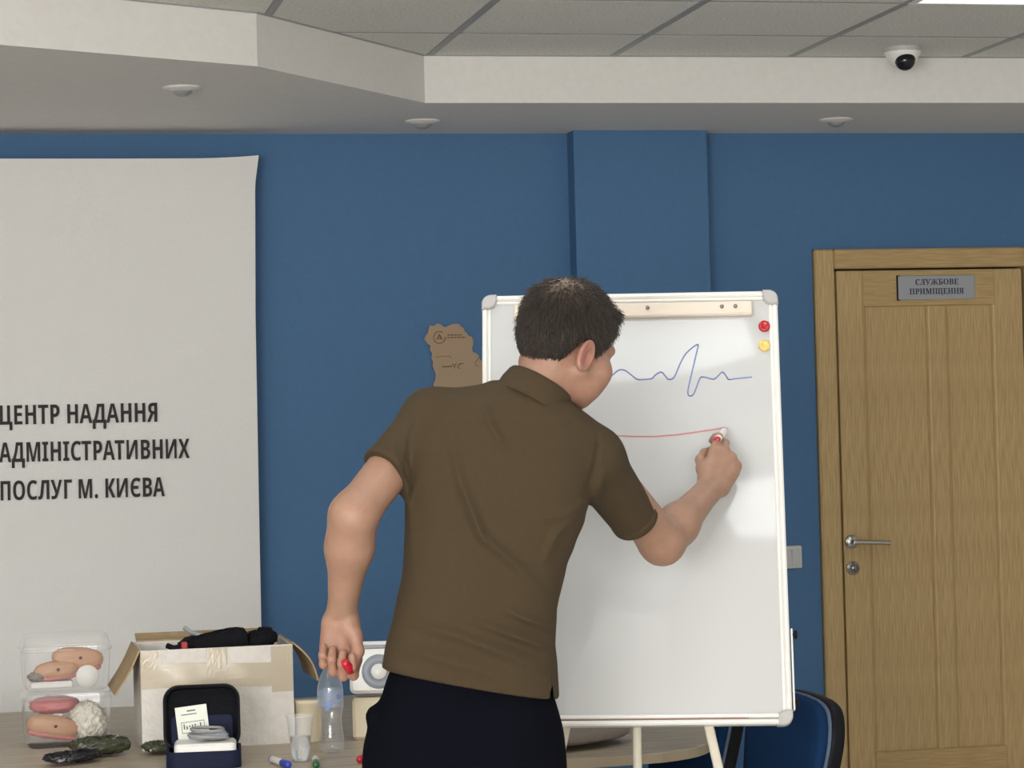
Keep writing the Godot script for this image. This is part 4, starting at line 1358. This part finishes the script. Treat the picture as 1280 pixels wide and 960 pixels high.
func nets(s: Soup, f: Callable, lo: Vector3, hi: Vector3, cell: float, color: Callable, xf := Transform3D()) -> void:
	const B := 4
	var nx := int(ceil((hi.x - lo.x) / cell / B)) * B
	var ny := int(ceil((hi.y - lo.y) / cell / B)) * B
	var nz := int(ceil((hi.z - lo.z) / cell / B)) * B
	var sx := 1
	var sy := nx + 1
	var sz := (nx + 1) * (ny + 1)
	var val := PackedFloat32Array()
	val.resize(sz * (nz + 1))
	val.fill(1e9)
	var at := PackedInt32Array()
	at.resize(sz * (nz + 1))
	at.fill(-1)
	var reach := B * cell * 1.3
	var blocks := []
	for bz in range(0, nz, B):
		for by in range(0, ny, B):
			for bx in range(0, nx, B):
				var d: float = f.call(lo + Vector3(bx + B / 2.0, by + B / 2.0, bz + B / 2.0) * cell)
				if absf(d) > reach: continue
				blocks.append(Vector3i(bx, by, bz))
				for z in range(bz, bz + B + 1):
					for y in range(by, by + B + 1):
						var o := z * sz + y * sy
						for x in range(bx, bx + B + 1):
							if val[o + x] > 1e8: val[o + x] = f.call(lo + Vector3(x, y, z) * cell)
	for b in blocks:
		for z in range(b.z, b.z + B):
			for y in range(b.y, b.y + B):
				for x in range(b.x, b.x + B):
					var o: int = z * sz + y * sy + x
					var v0 := val[o]; var v1 := val[o + 1]; var v2 := val[o + sy]; var v3 := val[o + sy + 1]
					var v4 := val[o + sz]; var v5 := val[o + sz + 1]; var v6 := val[o + sz + sy]; var v7 := val[o + sz + sy + 1]
					var neg := int(v0 < 0) + int(v1 < 0) + int(v2 < 0) + int(v3 < 0) + int(v4 < 0) + int(v5 < 0) + int(v6 < 0) + int(v7 < 0)
					if neg == 0 or neg == 8: continue
					var sum := Vector3.ZERO
					var cnt := 0
					if (v0 < 0) != (v1 < 0): sum += Vector3(v0 / (v0 - v1), 0, 0); cnt += 1
					if (v2 < 0) != (v3 < 0): sum += Vector3(v2 / (v2 - v3), 1, 0); cnt += 1
					if (v4 < 0) != (v5 < 0): sum += Vector3(v4 / (v4 - v5), 0, 1); cnt += 1
					if (v6 < 0) != (v7 < 0): sum += Vector3(v6 / (v6 - v7), 1, 1); cnt += 1
					if (v0 < 0) != (v2 < 0): sum += Vector3(0, v0 / (v0 - v2), 0); cnt += 1
					if (v1 < 0) != (v3 < 0): sum += Vector3(1, v1 / (v1 - v3), 0); cnt += 1
					if (v4 < 0) != (v6 < 0): sum += Vector3(0, v4 / (v4 - v6), 1); cnt += 1
					if (v5 < 0) != (v7 < 0): sum += Vector3(1, v5 / (v5 - v7), 1); cnt += 1
					if (v0 < 0) != (v4 < 0): sum += Vector3(0, 0, v0 / (v0 - v4)); cnt += 1
					if (v1 < 0) != (v5 < 0): sum += Vector3(1, 0, v1 / (v1 - v5)); cnt += 1
					if (v2 < 0) != (v6 < 0): sum += Vector3(0, 1, v2 / (v2 - v6)); cnt += 1
					if (v3 < 0) != (v7 < 0): sum += Vector3(1, 1, v3 / (v3 - v7)); cnt += 1
					var p := lo + (Vector3(x, y, z) + sum / cnt) * cell
					var g := Vector3(v1 - v0 + v3 - v2 + v5 - v4 + v7 - v6, v2 - v0 + v3 - v1 + v6 - v4 + v7 - v5, v4 - v0 + v5 - v1 + v6 - v2 + v7 - v3)
					at[o] = s.v.size()
					s.v.append(xf * p)
					s.n.append((xf.basis * g).normalized())
					s.c.append(color.call(p))
	for b in blocks:
		for z in range(b.z, b.z + B):
			for y in range(b.y, b.y + B):
				for x in range(b.x, b.x + B):
					var o: int = z * sz + y * sy + x
					var inside := val[o] < 0
					if y > 0 and z > 0 and inside != (val[o + 1] < 0): face(s, at[o - sy - sz], at[o - sz], at[o], at[o - sy], inside)
					if x > 0 and z > 0 and inside != (val[o + sy] < 0): face(s, at[o - 1 - sz], at[o - 1], at[o], at[o - sz], inside)
					if x > 0 and y > 0 and inside != (val[o + sz] < 0): face(s, at[o - 1 - sy], at[o - sy], at[o], at[o - 1], inside)

func face(s: Soup, a: int, b: int, c: int, d: int, out: bool) -> void:
	if a < 0 or b < 0 or c < 0 or d < 0: return
	if out: s.i.append_array(PackedInt32Array([a, c, b, a, d, c]))
	else: s.i.append_array(PackedInt32Array([a, b, c, a, c, d]))

# torso of the shirt: height, centre x, centre z, half width, half depth
const TORSO := [[0.93, -0.026, 0.005, 0.176, 0.122], [1.00, -0.026, 0.003, 0.1735, 0.121], [1.054, -0.025, 0.0, 0.171, 0.119], [1.093, -0.023, -0.003, 0.166, 0.117], [1.16, -0.011, -0.008, 0.159, 0.113], [1.243, 0.009, -0.016, 0.160, 0.112], [1.285, 0.020, -0.022, 0.167, 0.113], [1.33, 0.033, -0.028, 0.174, 0.114], [1.407, 0.045, -0.036, 0.181, 0.114], [1.477, 0.050, -0.044, 0.181, 0.108], [1.53, 0.056, -0.050, 0.160, 0.092], [1.57, 0.075, -0.054, 0.100, 0.070], [1.60, 0.09, -0.054, 0.050, 0.045]]

func torso(p: Vector3, grow: float) -> float:
	var i := 0
	while i < TORSO.size() - 2 and p.y > TORSO[i + 1][0]: i += 1
	var A: Array = TORSO[i]
	var B: Array = TORSO[i + 1]
	var t := clampf((p.y - A[0]) / (B[0] - A[0]), 0.0, 1.0)
	t = t * t * (3.0 - 2.0 * t) * 0.3 + t * 0.7
	var a := lerpf(A[3], B[3], t) + grow
	var b := lerpf(A[4], B[4], t) + grow
	var x := absf(p.x - lerpf(A[1], B[1], t)) / a
	var z := absf(p.z - lerpf(A[2], B[2], t)) / b
	var r := pow(pow(x, 2.4) + pow(z, 2.4), 1.0 / 2.4)
	var d := (r - 1.0) * (a * b) / maxf(sqrt(b * b * x * x + a * a * z * z), 0.02)
	d = clampf(d, -0.08, 0.3)
	return maxf(d, p.y - 1.60)

var sleeves: Bones
var sleeve_l: Bones
var sleeve_r: Bones
var folds := []      # on the back: [points in x, y, height, width]
var cuff_l := [Vector3(-0.176, 1.438, 0.030), Vector3(0.527, 0.609, -0.50)]
var cuff_r := [Vector3(0.315, 1.320, -0.190), Vector3(-0.46, 0.67, 0.69)]

func seg2(p: Vector2, a: Vector2, b: Vector2) -> float:
	var ab := b - a
	var h := clampf((p - a).dot(ab) / ab.length_squared(), 0.0, 1.0)
	return (p - a - ab * h).length()

func shirt_field(p: Vector3) -> float:
	var dl := smax(sleeve_l.dist(p), (cuff_l[0] - p).dot(cuff_l[1].normalized()), 0.003)
	var dr := smax(sleeve_r.dist(p), (cuff_r[0] - p).dot(cuff_r[1].normalized()), 0.003)
	var d := smin(smin(smin(torso(p, 0.0), sleeves.dist(p), 0.035), dl, 0.03), dr, 0.03)
	if absf(d) < 0.03 and p.z > -0.09:
		var q := Vector2(p.x, p.y)
		for f in folds:
			if q.x < f[3].x or q.x > f[4].x or q.y < f[3].y or q.y > f[4].y: continue
			var pts: Array = f[0]
			var m := 1e9
			var along := 0.0
			for k in range(pts.size() - 1):
				var ab: Vector2 = pts[k + 1] - pts[k]
				var h := clampf((q - pts[k]).dot(ab) / ab.length_squared(), 0.0, 1.0)
				var e: float = (q - pts[k] - ab * h).length()
				if e < m: m = e; along = (k + h) / (pts.size() - 1)
			var x: float = m / f[2]
			if x < 3.0: d -= f[1] * sin(clampf(along, 0.0, 1.0) * PI) * exp(-x * x)
	if p.z > 0.0 and p.y < 1.04: d = smax(d, -maxf(absf(p.x - 0.132) - 0.0030 * clampf((1.034 - p.y) / 0.03, 0, 1), p.y - 1.034), 0.001)
	# hem, higher on his left; hollow cuffs
	d = smax(d, (Vector3(0, 1.017, 0) - p).dot(Vector3(0.20, 1, -0.02)) * 0.98, 0.004)
	return d

func add_fold(raw: Array, height: float, width: float) -> void:
	var pts := []
	var lo := Vector2(9, 9)
	var hi := Vector2(-9, -9)
	for k in range(0, raw.size(), 2):
		var q := Vector2(raw[k], raw[k + 1])
		pts.append(q)
		lo = lo.min(q)
		hi = hi.max(q)
	folds.append([pts, height, width, lo - Vector2.ONE * width * 3, hi + Vector2.ONE * width * 3])

var hand_scale := 0.96

func hand(wrist: Vector3, elbow: Vector3, Y: Vector3, Z: Vector3, left: bool, curls: Array, thumb: Array, spread := 1.0) -> Array:   # fields of the palm and of each finger; Y along the hand, Z out of its back
	Y = Y.normalized()
	Z = (Z - Y * Z.dot(Y)).normalized()
	var X := Y.cross(Z) * (1.0 if left else -1.0)
	var W := func(v: Vector3) -> Vector3: return wrist + (X * v.x + Y * v.y + Z * v.z) * hand_scale
	var palm := Bones.new()
	palm.k = 0.014
	var knuckle := [Vector3(0.030, 0.088, 0.0), Vector3(0.010, 0.093, 0.003), Vector3(-0.011, 0.088, 0.001), Vector3(-0.030, 0.079, -0.004)]
	var fore := wrist + (elbow - wrist).normalized() * 0.05
	palm.add(fore, W.call(Vector3(0, -0.002, 0)), 0.0275, 0.0255)
	palm.add(fore, W.call(Vector3(0.010, 0.004, 0)), 0.0225, 0.0205)
	palm.add(fore, W.call(Vector3(-0.012, 0.004, 0)), 0.0225, 0.0195)
	for k in 4: palm.add(W.call(Vector3(0.017 - 0.011 * k, 0.006, -0.001)), W.call(knuckle[k] + Vector3(0, -0.006, -0.002)), 0.0165, 0.0128)
	palm.add(W.call(Vector3(0.0, 0.02, -0.008)), W.call(Vector3(0.0, 0.06, -0.008)), 0.014, 0.012)
	palm.add(W.call(Vector3(0.018, 0.014, -0.010)), W.call(thumb[0]), 0.0165, 0.0150)
	palm.add(W.call(Vector3(-0.022, 0.012, -0.008)), W.call(Vector3(-0.028, 0.055, -0.006)), 0.014, 0.012)
	var out := [palm]
	var lens := [[0.043, 0.027, 0.021], [0.047, 0.030, 0.022], [0.043, 0.028, 0.022], [0.034, 0.021, 0.019]]
	var rad := [0.0104, 0.0104, 0.0100, 0.0090]
	for k in 4:
		var fng := Bones.new()
		fng.k = 0.004
		var p: Vector3 = knuckle[k]
		var ang := 0.0
		var sp := (1.2 - k * 0.8) * 0.06 * spread
		var r: float = rad[k]
		for j in 3:
			ang += curls[k][j]
			var q: Vector3 = p + Vector3(sin(sp), cos(ang), -sin(ang)).normalized() * lens[k][j]
			fng.add(W.call(p), W.call(q), r * (1.06 - 0.07 * j), r * (1.0 - 0.09 * (j + 1)))
			p = q
		out.append(fng)
	var th := Bones.new()
	th.k = 0.006
	for j in range(thumb.size() - 1): th.add(W.call(thumb[j]), W.call(thumb[j + 1]), 0.0135 - 0.0018 * j, 0.0120 - 0.0020 * j)
	out.append(th)
	return out

func hand_field(parts: Array, p: Vector3) -> float:
	var d: float = parts[0].dist(p)
	var e := 1e9
	for k in range(1, parts.size()): e = minf(e, parts[k].dist(p))
	return smin(d, e, 0.006)

var head_xf: Transform3D
var head_bones: Bones
var neck_bones: Bones

func head_field(p: Vector3) -> float:   # head's own axes: x to its right, y up, the face towards -z
	var d := ell(p, Vector3(0, 0.030, 0.012), Vector3(0.0765, 0.090, 0.097))
	d = smin(d, ell(p, Vector3(0, -0.030, -0.030), Vector3(0.062, 0.080, 0.062)), 0.03)
	d = smin(d, head_bones.dist(p), 0.018)
	d = smin(d, neck_bones.dist(p), 0.030)
	for s in [-1.0, 1.0]:
		d = smax(d, -((p - Vector3(s * 0.034, 0.000, -0.112)).length() - 0.021), 0.016)
		d = smin(d, (p - Vector3(s * 0.032, -0.004, -0.077)).length() - 0.0125, 0.003)
		d = smin(d, ell(p, Vector3(s * 0.036, -0.064, -0.052), Vector3(0.026, 0.032, 0.028)), 0.03)
		d = smin(d, ell(p, Vector3(s * 0.046, -0.034, -0.060), Vector3(0.024, 0.024, 0.026)), 0.03)
	# ears: a tilted disc with a raised rim and a hollow
	var x := absf(p.x)
	if x > 0.055 and absf(p.y + 0.036) < 0.06:
		var q := Vector3(x - (0.083 if p.x > 0 else 0.072), p.y + 0.038, p.z - 0.024)
		q = Vector3(q.x * 0.98 - q.z * 0.2, q.y, q.z * 0.98 + q.x * 0.2)
		q = Vector3(q.x, q.y * 0.97 - q.z * 0.24, q.z * 0.97 + q.y * 0.24)
		var o := ell(q, Vector3.ZERO, Vector3(0.008, 0.0335, 0.0225))
		var rr := Vector2(q.z / 0.0195, (q.y - 0.002) / 0.030).length()
		var rim := Vector2((rr - 1.0) * 0.0195, q.x - 0.004).length() - 0.0042
		o = smin(o, rim, 0.004)
		o = smax(o, -ell(q, Vector3(0.009, -0.002, -0.003), Vector3(0.0085, 0.017, 0.0105)), 0.004)
		d = smin(d, o, 0.006)
	return d

func hairline(p: Vector3) -> float:   # below 0 where hair grows
	# forehead edge, sideburn, round the ear, down to the nape
	var front := lerpf(-0.030, 0.074, clampf((-p.z - 0.016) / 0.066, 0, 1)) - p.y
	var over_ear := -0.004 - p.y
	var nape := -0.066 - p.y + 0.25 * absf(p.x)
	if p.z < 0.0: return front
	if p.z < 0.012: return lerpf(front, over_ear, p.z / 0.012)
	if p.z < 0.034: return over_ear
	if p.z < 0.054: return lerpf(over_ear, nape, (p.z - 0.034) / 0.020)
	return nape

var hair_noise: FastNoiseLite

func hair_field(p: Vector3) -> float:
	var d := ell(p, Vector3(0, 0.030, 0.012), Vector3(0.0765, 0.090, 0.097))
	d = smin(d, ell(p, Vector3(0, -0.022, 0.030), Vector3(0.060, 0.062, 0.066)), 0.03)
	var edge := hairline(p)
	var thick := lerpf(0.0035, 0.0125, clampf((p.y + 0.06) / 0.13, 0, 1))
	thick *= clampf(-edge / 0.022, 0.15, 1.0)
	var w := hair_noise.get_noise_3d(p.x * 260.0, p.y * 60.0, p.z * 140.0) * 0.0030 + hair_noise.get_noise_3d(p.x * 60.0, p.y * 40.0, p.z * 50.0 + 9.0) * 0.004
	d -= thick + w * clampf((p.y + 0.05) / 0.1, 0.2, 1.0)
	d = smin(d, ell(p, Vector3(0.012, 0.088, -0.058), Vector3(0.048, 0.016, 0.024)), 0.012)
	d = smax(d, edge, 0.006)
	return d

func build_person() -> void:
	var o := thing("person", "man in an olive polo shirt and dark trousers writing on the flipchart", "person", Vector3(0.952, 0, 3.811), -0.2147)
	var skin_noise := FastNoiseLite.new()
	skin_noise.seed = 5
	skin_noise.frequency = 1.0
	var base := Color(0.335, 0.190, 0.130)
	var tint := func(p: Vector3) -> Color:
		var w := skin_noise.get_noise_3dv(p * 45.0) * 0.08 + skin_noise.get_noise_3dv(p * 220.0) * 0.05
		return Color(base.r * (1 + w), base.g * (1 + w * 1.4), base.b * (1 + w * 1.5))
	var flush := func(p: Vector3) -> Color:
		var c: Color = tint.call(p)
		var w := skin_noise.get_noise_3dv(p * 90.0 + Vector3(4, 0, 0)) * 0.5 + 0.5
		return c.lerp(Color(0.32, 0.14, 0.10), (0.15 + 0.35 * w) * smoothstep(1.165, 1.11, p.y))
	# --- body: torso and legs under the clothes, arms, neck
	var body := Bones.new()
	body.k = 0.03
	var SL := Vector3(-0.105, 1.525, -0.050)
	var EL := Vector3(-0.238, 1.356, 0.092)
	var WL := Vector3(-0.272, 1.155, 0.0)
	var SR := Vector3(0.222, 1.458, -0.055)
	var ER := Vector3(0.371, 1.272, -0.262)
	var WR := Vector3(0.494, 1.380, -0.450)
	body.add(Vector3(-0.03, 0.95, 0.0), Vector3(0.0, 1.2, -0.015), 0.085, 0.085)
	body.add(Vector3(0.0, 1.2, -0.015), Vector3(0.06, 1.45, -0.045), 0.085, 0.07)
	body.add(SL, Vector3(0.06, 1.46, -0.045), 0.045, 0.07)
	body.add(SR, Vector3(0.06, 1.46, -0.045), 0.045, 0.07)
	body.add(Vector3(0.100, 1.52, -0.045), Vector3(0.145, 1.640, -0.060), 0.060, 0.055)
	body.add(SL, EL, 0.046, 0.0425)
	body.add(EL, EL.lerp(WL, 0.30), 0.0415, 0.0425)
	body.add(EL.lerp(WL, 0.30), WL, 0.0425, 0.0260)
	body.add(SR, ER, 0.046, 0.043)
	body.add(ER, ER.lerp(WR, 0.30), 0.042, 0.0400)
	body.add(ER.lerp(WR, 0.30), WR, 0.0400, 0.0265)
	var HLp := [Vector3(-0.12, 0.90, 0.0), Vector3(-0.145, 0.50, -0.03), Vector3(-0.15, 0.09, 0.02)]
	var HRp := [Vector3(0.04, 0.90, 0.0), Vector3(0.075, 0.50, -0.05), Vector3(0.09, 0.09, -0.01)]
	for L in [HLp, HRp]:
		body.add(L[0], L[1], 0.085, 0.052)
		body.add(L[1], L[2], 0.052, 0.036)
	var s := Soup.new()
	nets(s, body.dist, Vector3(-0.36, 0.03, -0.52), Vector3(0.56, 1.68, 0.20), 0.0095, tint)
	# --- hands
	var left := hand(WL, EL, Vector3(-0.02, -1.0, 0.03), Vector3(0.10, 0.0, -1.0), true,
		[[0.95, 1.35, 0.9], [1.10, 1.50, 1.0], [1.15, 1.55, 1.0], [1.20, 1.50, 1.0]],
		[Vector3(0.030, 0.036, -0.014), Vector3(0.038, 0.066, -0.024), Vector3(0.030, 0.090, -0.036), Vector3(0.016, 0.102, -0.046)], 0.15)
	nets(s, func(p: Vector3) -> float: return hand_field(left, p), WL + Vector3(-0.07, -0.165, -0.05), WL + Vector3(0.07, 0.035, 0.11), 0.0026, flush)
	var right := hand(WR, ER, Vector3(0.42, 0.76, -0.48), Vector3(0.25, 0.30, 0.92), false,
		[[0.45, 0.70, 0.4], [0.75, 1.15, 0.7], [1.05, 1.30, 0.8], [1.15, 1.35, 0.8]],
		[Vector3(0.034, 0.034, -0.016), Vector3(0.044, 0.060, -0.030), Vector3(0.040, 0.088, -0.044), Vector3(0.030, 0.108, -0.054)], 0.6)
	nets(s, func(p: Vector3) -> float: return hand_field(right, p), WR + Vector3(-0.08, -0.07, -0.17), WR + Vector3(0.14, 0.16, 0.06), 0.0026, tint)
	# --- head
	head_bones = Bones.new()
	head_bones.k = 0.014
	for q in [[-0.040, 0.018, -0.080, 0.040, 0.018, -0.080, 0.0125, 0.0125], [0, 0.010, -0.094, 0, -0.030, -0.110, 0.0085, 0.0125], [-0.012, -0.034, -0.100, 0.012, -0.034, -0.100, 0.009, 0.009], [-0.018, -0.062, -0.083, 0.018, -0.062, -0.083, 0.0085, 0.0085], [-0.017, -0.071, -0.081, 0.017, -0.071, -0.081, 0.0085, 0.0085], [-0.054, -0.058, -0.004, -0.014, -0.095, -0.062, 0.017, 0.017], [0.054, -0.058, -0.004, 0.014, -0.095, -0.062, 0.017, 0.017], [0, -0.097, -0.064, 0, -0.097, -0.0635, 0.018, 0.018]]:
		head_bones.add(Vector3(q[0], q[1], q[2]), Vector3(q[3], q[4], q[5]), q[6], q[7])
	var yaw := deg_to_rad(46.0)
	var pitch := deg_to_rad(23.0)
	var fz := -Vector3(sin(yaw) * cos(pitch), -sin(pitch), -cos(yaw) * cos(pitch))
	var fx := Vector3(cos(yaw), 0, sin(yaw))
	head_xf = Transform3D(Basis(fx, fz.cross(fx), fz) * Basis.from_scale(Vector3.ONE * 0.97), Vector3(0.184, 1.676, -0.082))
	var into := head_xf.affine_inverse()
	neck_bones = Bones.new()
	neck_bones.add(into * Vector3(0.100, 1.52, -0.045), into * Vector3(0.145, 1.640, -0.060), 0.0615, 0.0565)
	var face_tint := func(p: Vector3) -> Color:
		var c: Color = tint.call(p)
		var ear := smoothstep(0.070, 0.080, absf(p.x)) * float(absf(p.y) < 0.06)
		return c.lerp(Color(0.36, 0.145, 0.115), 0.55 * ear + 0.45 * clampf(skin_noise.get_noise_3dv(p * 30.0) + 0.3, 0, 1))
	nets(s, head_field, Vector3(-0.125, -0.150, -0.135), Vector3(0.105, 0.13, 0.125), 0.0030, face_tint, head_xf)
	tag(put("body", s.mesh(), M.skin, o), "", "")
	# --- hair
	hair_noise = FastNoiseLite.new()
	hair_noise.seed = 12
	hair_noise.frequency = 1.0
	hair_noise.fractal_octaves = 3
	var hs := Soup.new()
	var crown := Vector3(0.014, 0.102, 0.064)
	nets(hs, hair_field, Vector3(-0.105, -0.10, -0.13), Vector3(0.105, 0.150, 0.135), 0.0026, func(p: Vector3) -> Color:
		var w := hair_noise.get_noise_3d(p.x * 300.0, p.y * 50.0, p.z * 160.0) * 0.5 + 0.5
		var c := Color(0.022, 0.016, 0.012).lerp(Color(0.060, 0.042, 0.030), w)
		# thin hair over the scalp, lightened wider as painted sheen from overhead light
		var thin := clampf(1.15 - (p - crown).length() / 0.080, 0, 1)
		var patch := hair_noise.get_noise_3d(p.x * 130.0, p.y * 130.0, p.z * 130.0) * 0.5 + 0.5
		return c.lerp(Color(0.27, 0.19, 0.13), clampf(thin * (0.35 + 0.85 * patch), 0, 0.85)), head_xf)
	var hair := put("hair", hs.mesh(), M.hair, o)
	var strand := new_st()
	var sp := []
	for k in 6: sp.append(Vector3(0, 0.0030 * sin(k / 5.0 * PI * 0.75), 0.020 * k / 5.0))
	tube(strand, sp, 0.00065, 4, 0.0002)
	strand.generate_normals()
	var mm := MultiMesh.new()
	mm.transform_format = MultiMesh.TRANSFORM_3D
	mm.use_colors = true
	mm.mesh = strand.commit()
	var rng := RandomNumberGenerator.new()
	rng.seed = 77
	var put_at := []
	var whorl := head_xf * crown
	for k in hs.v.size():
		if rng.randf() > 0.55: continue
		var q := hs.v[k]
		var n := hs.n[k]
		var loc := head_xf.affine_inverse() * q
		if rng.randf() > (loc - crown).length() / 0.075: continue
		var flow := (q - whorl) + Vector3(0, -0.05, 0)
		flow = (flow - n * flow.dot(n)).normalized() + Vector3(rng.randf_range(-1, 1), rng.randf_range(-1, 1), rng.randf_range(-1, 1)) * 0.22
		var zz := (flow + n * rng.randf_range(0.05, 0.30)).normalized()
		var xx := n.cross(zz).normalized()
		var ln := rng.randf_range(0.6, 1.15) * clampf(0.35 + (loc.y + 0.06) / 0.10, 0.30, 1.0)
		var w := rng.randf()
		put_at.append([Transform3D(Basis(xx, zz.cross(xx), zz) * Basis.from_scale(Vector3(1, 1, ln)), q - n * 0.0006), Color(0.016, 0.012, 0.009).lerp(Color(0.070, 0.050, 0.036), w * w)])
	mm.instance_count = put_at.size()
	for k in put_at.size():
		mm.set_instance_transform(k, put_at[k][0])
		mm.set_instance_color(k, put_at[k][1])
	var strands := MultiMeshInstance3D.new()
	strands.name = "hair_strands"
	strands.multimesh = mm
	strands.material_override = M.hair
	strands.set_meta("kind", "stuff")
	hair.add_child(strands)
	# --- polo shirt
	sleeves = Bones.new()
	sleeves.k = 0.03
	sleeve_l = Bones.new()
	sleeve_r = Bones.new()
	sleeve_l.add(Vector3(-0.088, 1.534, -0.050), cuff_l[0] - cuff_l[1].normalized() * 0.02, 0.058, 0.0505)
	sleeve_r.add(Vector3(0.226, 1.449, -0.060), cuff_r[0] - cuff_r[1].normalized() * 0.02, 0.060, 0.0470)
	sleeves.add(Vector3(0.075, 1.545, -0.050), Vector3(-0.088, 1.540, -0.050), 0.060, 0.054)
	sleeves.add(Vector3(0.145, 1.508, -0.050), Vector3(0.226, 1.452, -0.060), 0.060, 0.060)
	var px := func(x: float, y: float) -> Array: return [(x - 640.0) * 0.001556 + 0.0 + 0.0, 0.0]
	add_fold([-0.056, 1.541, -0.032, 1.415, 0.006, 1.312, 0.072, 1.254, 0.138, 1.180], 0.0150, 0.011)
	add_fold([0.012, 1.570, 0.034, 1.515, 0.060, 1.470], 0.0100, 0.009)
	add_fold([0.200, 1.350, 0.150, 1.310, 0.120, 1.250], 0.0110, 0.010)
	add_fold([0.215, 1.370, 0.165, 1.345, 0.110, 1.340], 0.0090, 0.010)
	add_fold([-0.145, 1.152, -0.060, 1.130, 0.055, 1.086, 0.125, 1.045], 0.0130, 0.011)
	add_fold([-0.036, 1.160, 0.066, 1.120, 0.138, 1.088], 0.0140, 0.009)
	add_fold([0.036, 1.178, 0.090, 1.150, 0.142, 1.128], 0.0130, 0.009)
	add_fold([-0.160, 1.095, -0.100, 1.090, 0.000, 1.060, 0.08, 1.02], 0.0090, 0.012)
	add_fold([-0.150, 1.47, -0.135, 1.36, -0.13, 1.25], 0.0075, 0.014)
	add_fold([-0.110, 1.55, -0.128, 1.50, -0.134, 1.44, -0.128, 1.405], -0.0055, 0.005)
	add_fold([0.232, 1.520, 0.238, 1.480, 0.226, 1.43, 0.200, 1.37], -0.0055, 0.005)
	add_fold([0.250, 1.44, 0.235, 1.39, 0.222, 1.345], 0.0075, 0.009)
	add_fold([-0.165, 1.50, -0.150, 1.455, -0.140, 1.42], 0.0065, 0.009)
	var ss := Soup.new()
	nets(ss, shirt_field, Vector3(-0.26, 0.92, -0.28), Vector3(0.40, 1.64, 0.16), 0.0048, func(_p: Vector3) -> Color: return Color.WHITE)
	var shirt := put("polo_shirt", ss.mesh(), M.shirt, o)
	# rib bands at the cuffs
	for q in [[cuff_l, 0.0508], [cuff_r, 0.0475]]:
		var st := new_st()
		var ax: Vector3 = q[0][1].normalized()
		var sd := ax.cross(Vector3(0, 0, 1)).normalized()
		var r: float = q[1]
		lathe(st, [Vector2(r - 0.006, 0.002), Vector2(r - 0.004, 0.0), Vector2(r + 0.0012, 0.0), Vector2(r + 0.0026, 0.003), Vector2(r + 0.0030, 0.016), Vector2(r + 0.0015, 0.0185), Vector2(r - 0.002, 0.019)], 56, Transform3D(Basis(sd, ax, sd.cross(ax)), q[0][0]))
		obj("cuff", st, M.shirt, shirt)
	# folded collar round the neck, tilted with the shoulders
	var st := new_st()
	var cc := Vector3(0.114, 1.577, -0.052)
	var cy := Vector3(0.50, 0.84, -0.20).normalized()
	var cx := (Vector3(1, 0, 0) - cy * cy.x).normalized()
	var cz := cx.cross(cy)
	sheet(st, func(u: float, v: float) -> Vector3:
		var a := TAU * u
		var prof := [Vector2(0.0760, -0.020), Vector2(0.0740, 0.006), Vector2(0.0690, 0.026), Vector2(0.0660, 0.031), Vector2(0.0630, 0.030)]
		var t := v * 4.0
		var i := mini(int(t), 3)
		var q: Vector2 = prof[i].lerp(prof[i + 1], t - i)
		var front := maxf(0.0, -sin(a))
		return cc + cx * cos(a) * q.x + cz * sin(a) * q.x * 0.97 + cy * (q.y - 0.030 * front * front) , 72, 16, -0.0022)
	obj("collar", st, M.shirt, shirt)
	# --- trousers
	var tr := Bones.new()
	tr.k = 0.05
	tr.add(Vector3(-0.10, 0.86, 0.005), Vector3(0.020, 0.86, 0.005), 0.128, 0.128)
	tr.add(Vector3(-0.082, 1.00, 0.0), Vector3(0.030, 0.98, 0.0), 0.110, 0.106)
	for L in [HLp, HRp]:
		tr.add(L[0], L[1], 0.105, 0.078)
		tr.add(L[1], L[2] + Vector3(0, -0.03, 0), 0.078, 0.068)
	var trf := func(p: Vector3) -> float:
		var d := tr.dist(p)
		d = smin(d, (p - Vector3(-0.214, 0.968, 0.02)).length() - 0.012, 0.03)
		return smax(smax(d, p.y - 1.055, 0.004), 0.045 - p.y, 0.004)
	var ts := Soup.new()
	nets(ts, trf, Vector3(-0.28, 0.03, -0.18), Vector3(0.22, 1.07, 0.17), 0.0085, func(_p: Vector3) -> Color: return Color.WHITE)
	put("trousers", ts.mesh(), M.trousers, o)
	for q in [HLp[2], HRp[2]]:
		var sb := new_st()
		blob(sb, Vector3(q.x, 0.046, q.z - 0.055), Vector3(0.048, 0.044, 0.140), 2.8, 0.0, 1.0, 1)
		obj("shoe", sb, M.shoe, o)
	# --- what he holds
	var T := o.transform
	var tip := T * Vector3(0.540, 1.499, -0.612)
	var end := T * Vector3(0.5085, 1.4755, -0.495)
	var mk := marker("marker", "white marker with a red end held in the man's right hand", end, tip - end, M.cap_red, 0.0)
	mk.set_meta("category", "marker")
	var cp := new_st()
	var cb := Basis(Vector3(0, 0, 1), 0.5) * Basis(Vector3(1, 0, 0), 0.9)
	lathe(cp, [Vector2(0.0, 0.0), Vector2(0.0086, 0.0), Vector2(0.0092, 0.001), Vector2(0.0090, 0.020), Vector2(0.0072, 0.024), Vector2(0.0072, 0.034), Vector2(0.006, 0.036), Vector2(0.0, 0.036)], 24)
	var cap := obj("red_stopper", cp, M.cap_red)
	cap.transform = T * Transform3D(cb, Vector3(-0.252, 1.058, 0.055))
	tag(cap, "red marker cap held in the man's left hand", "marker cap")
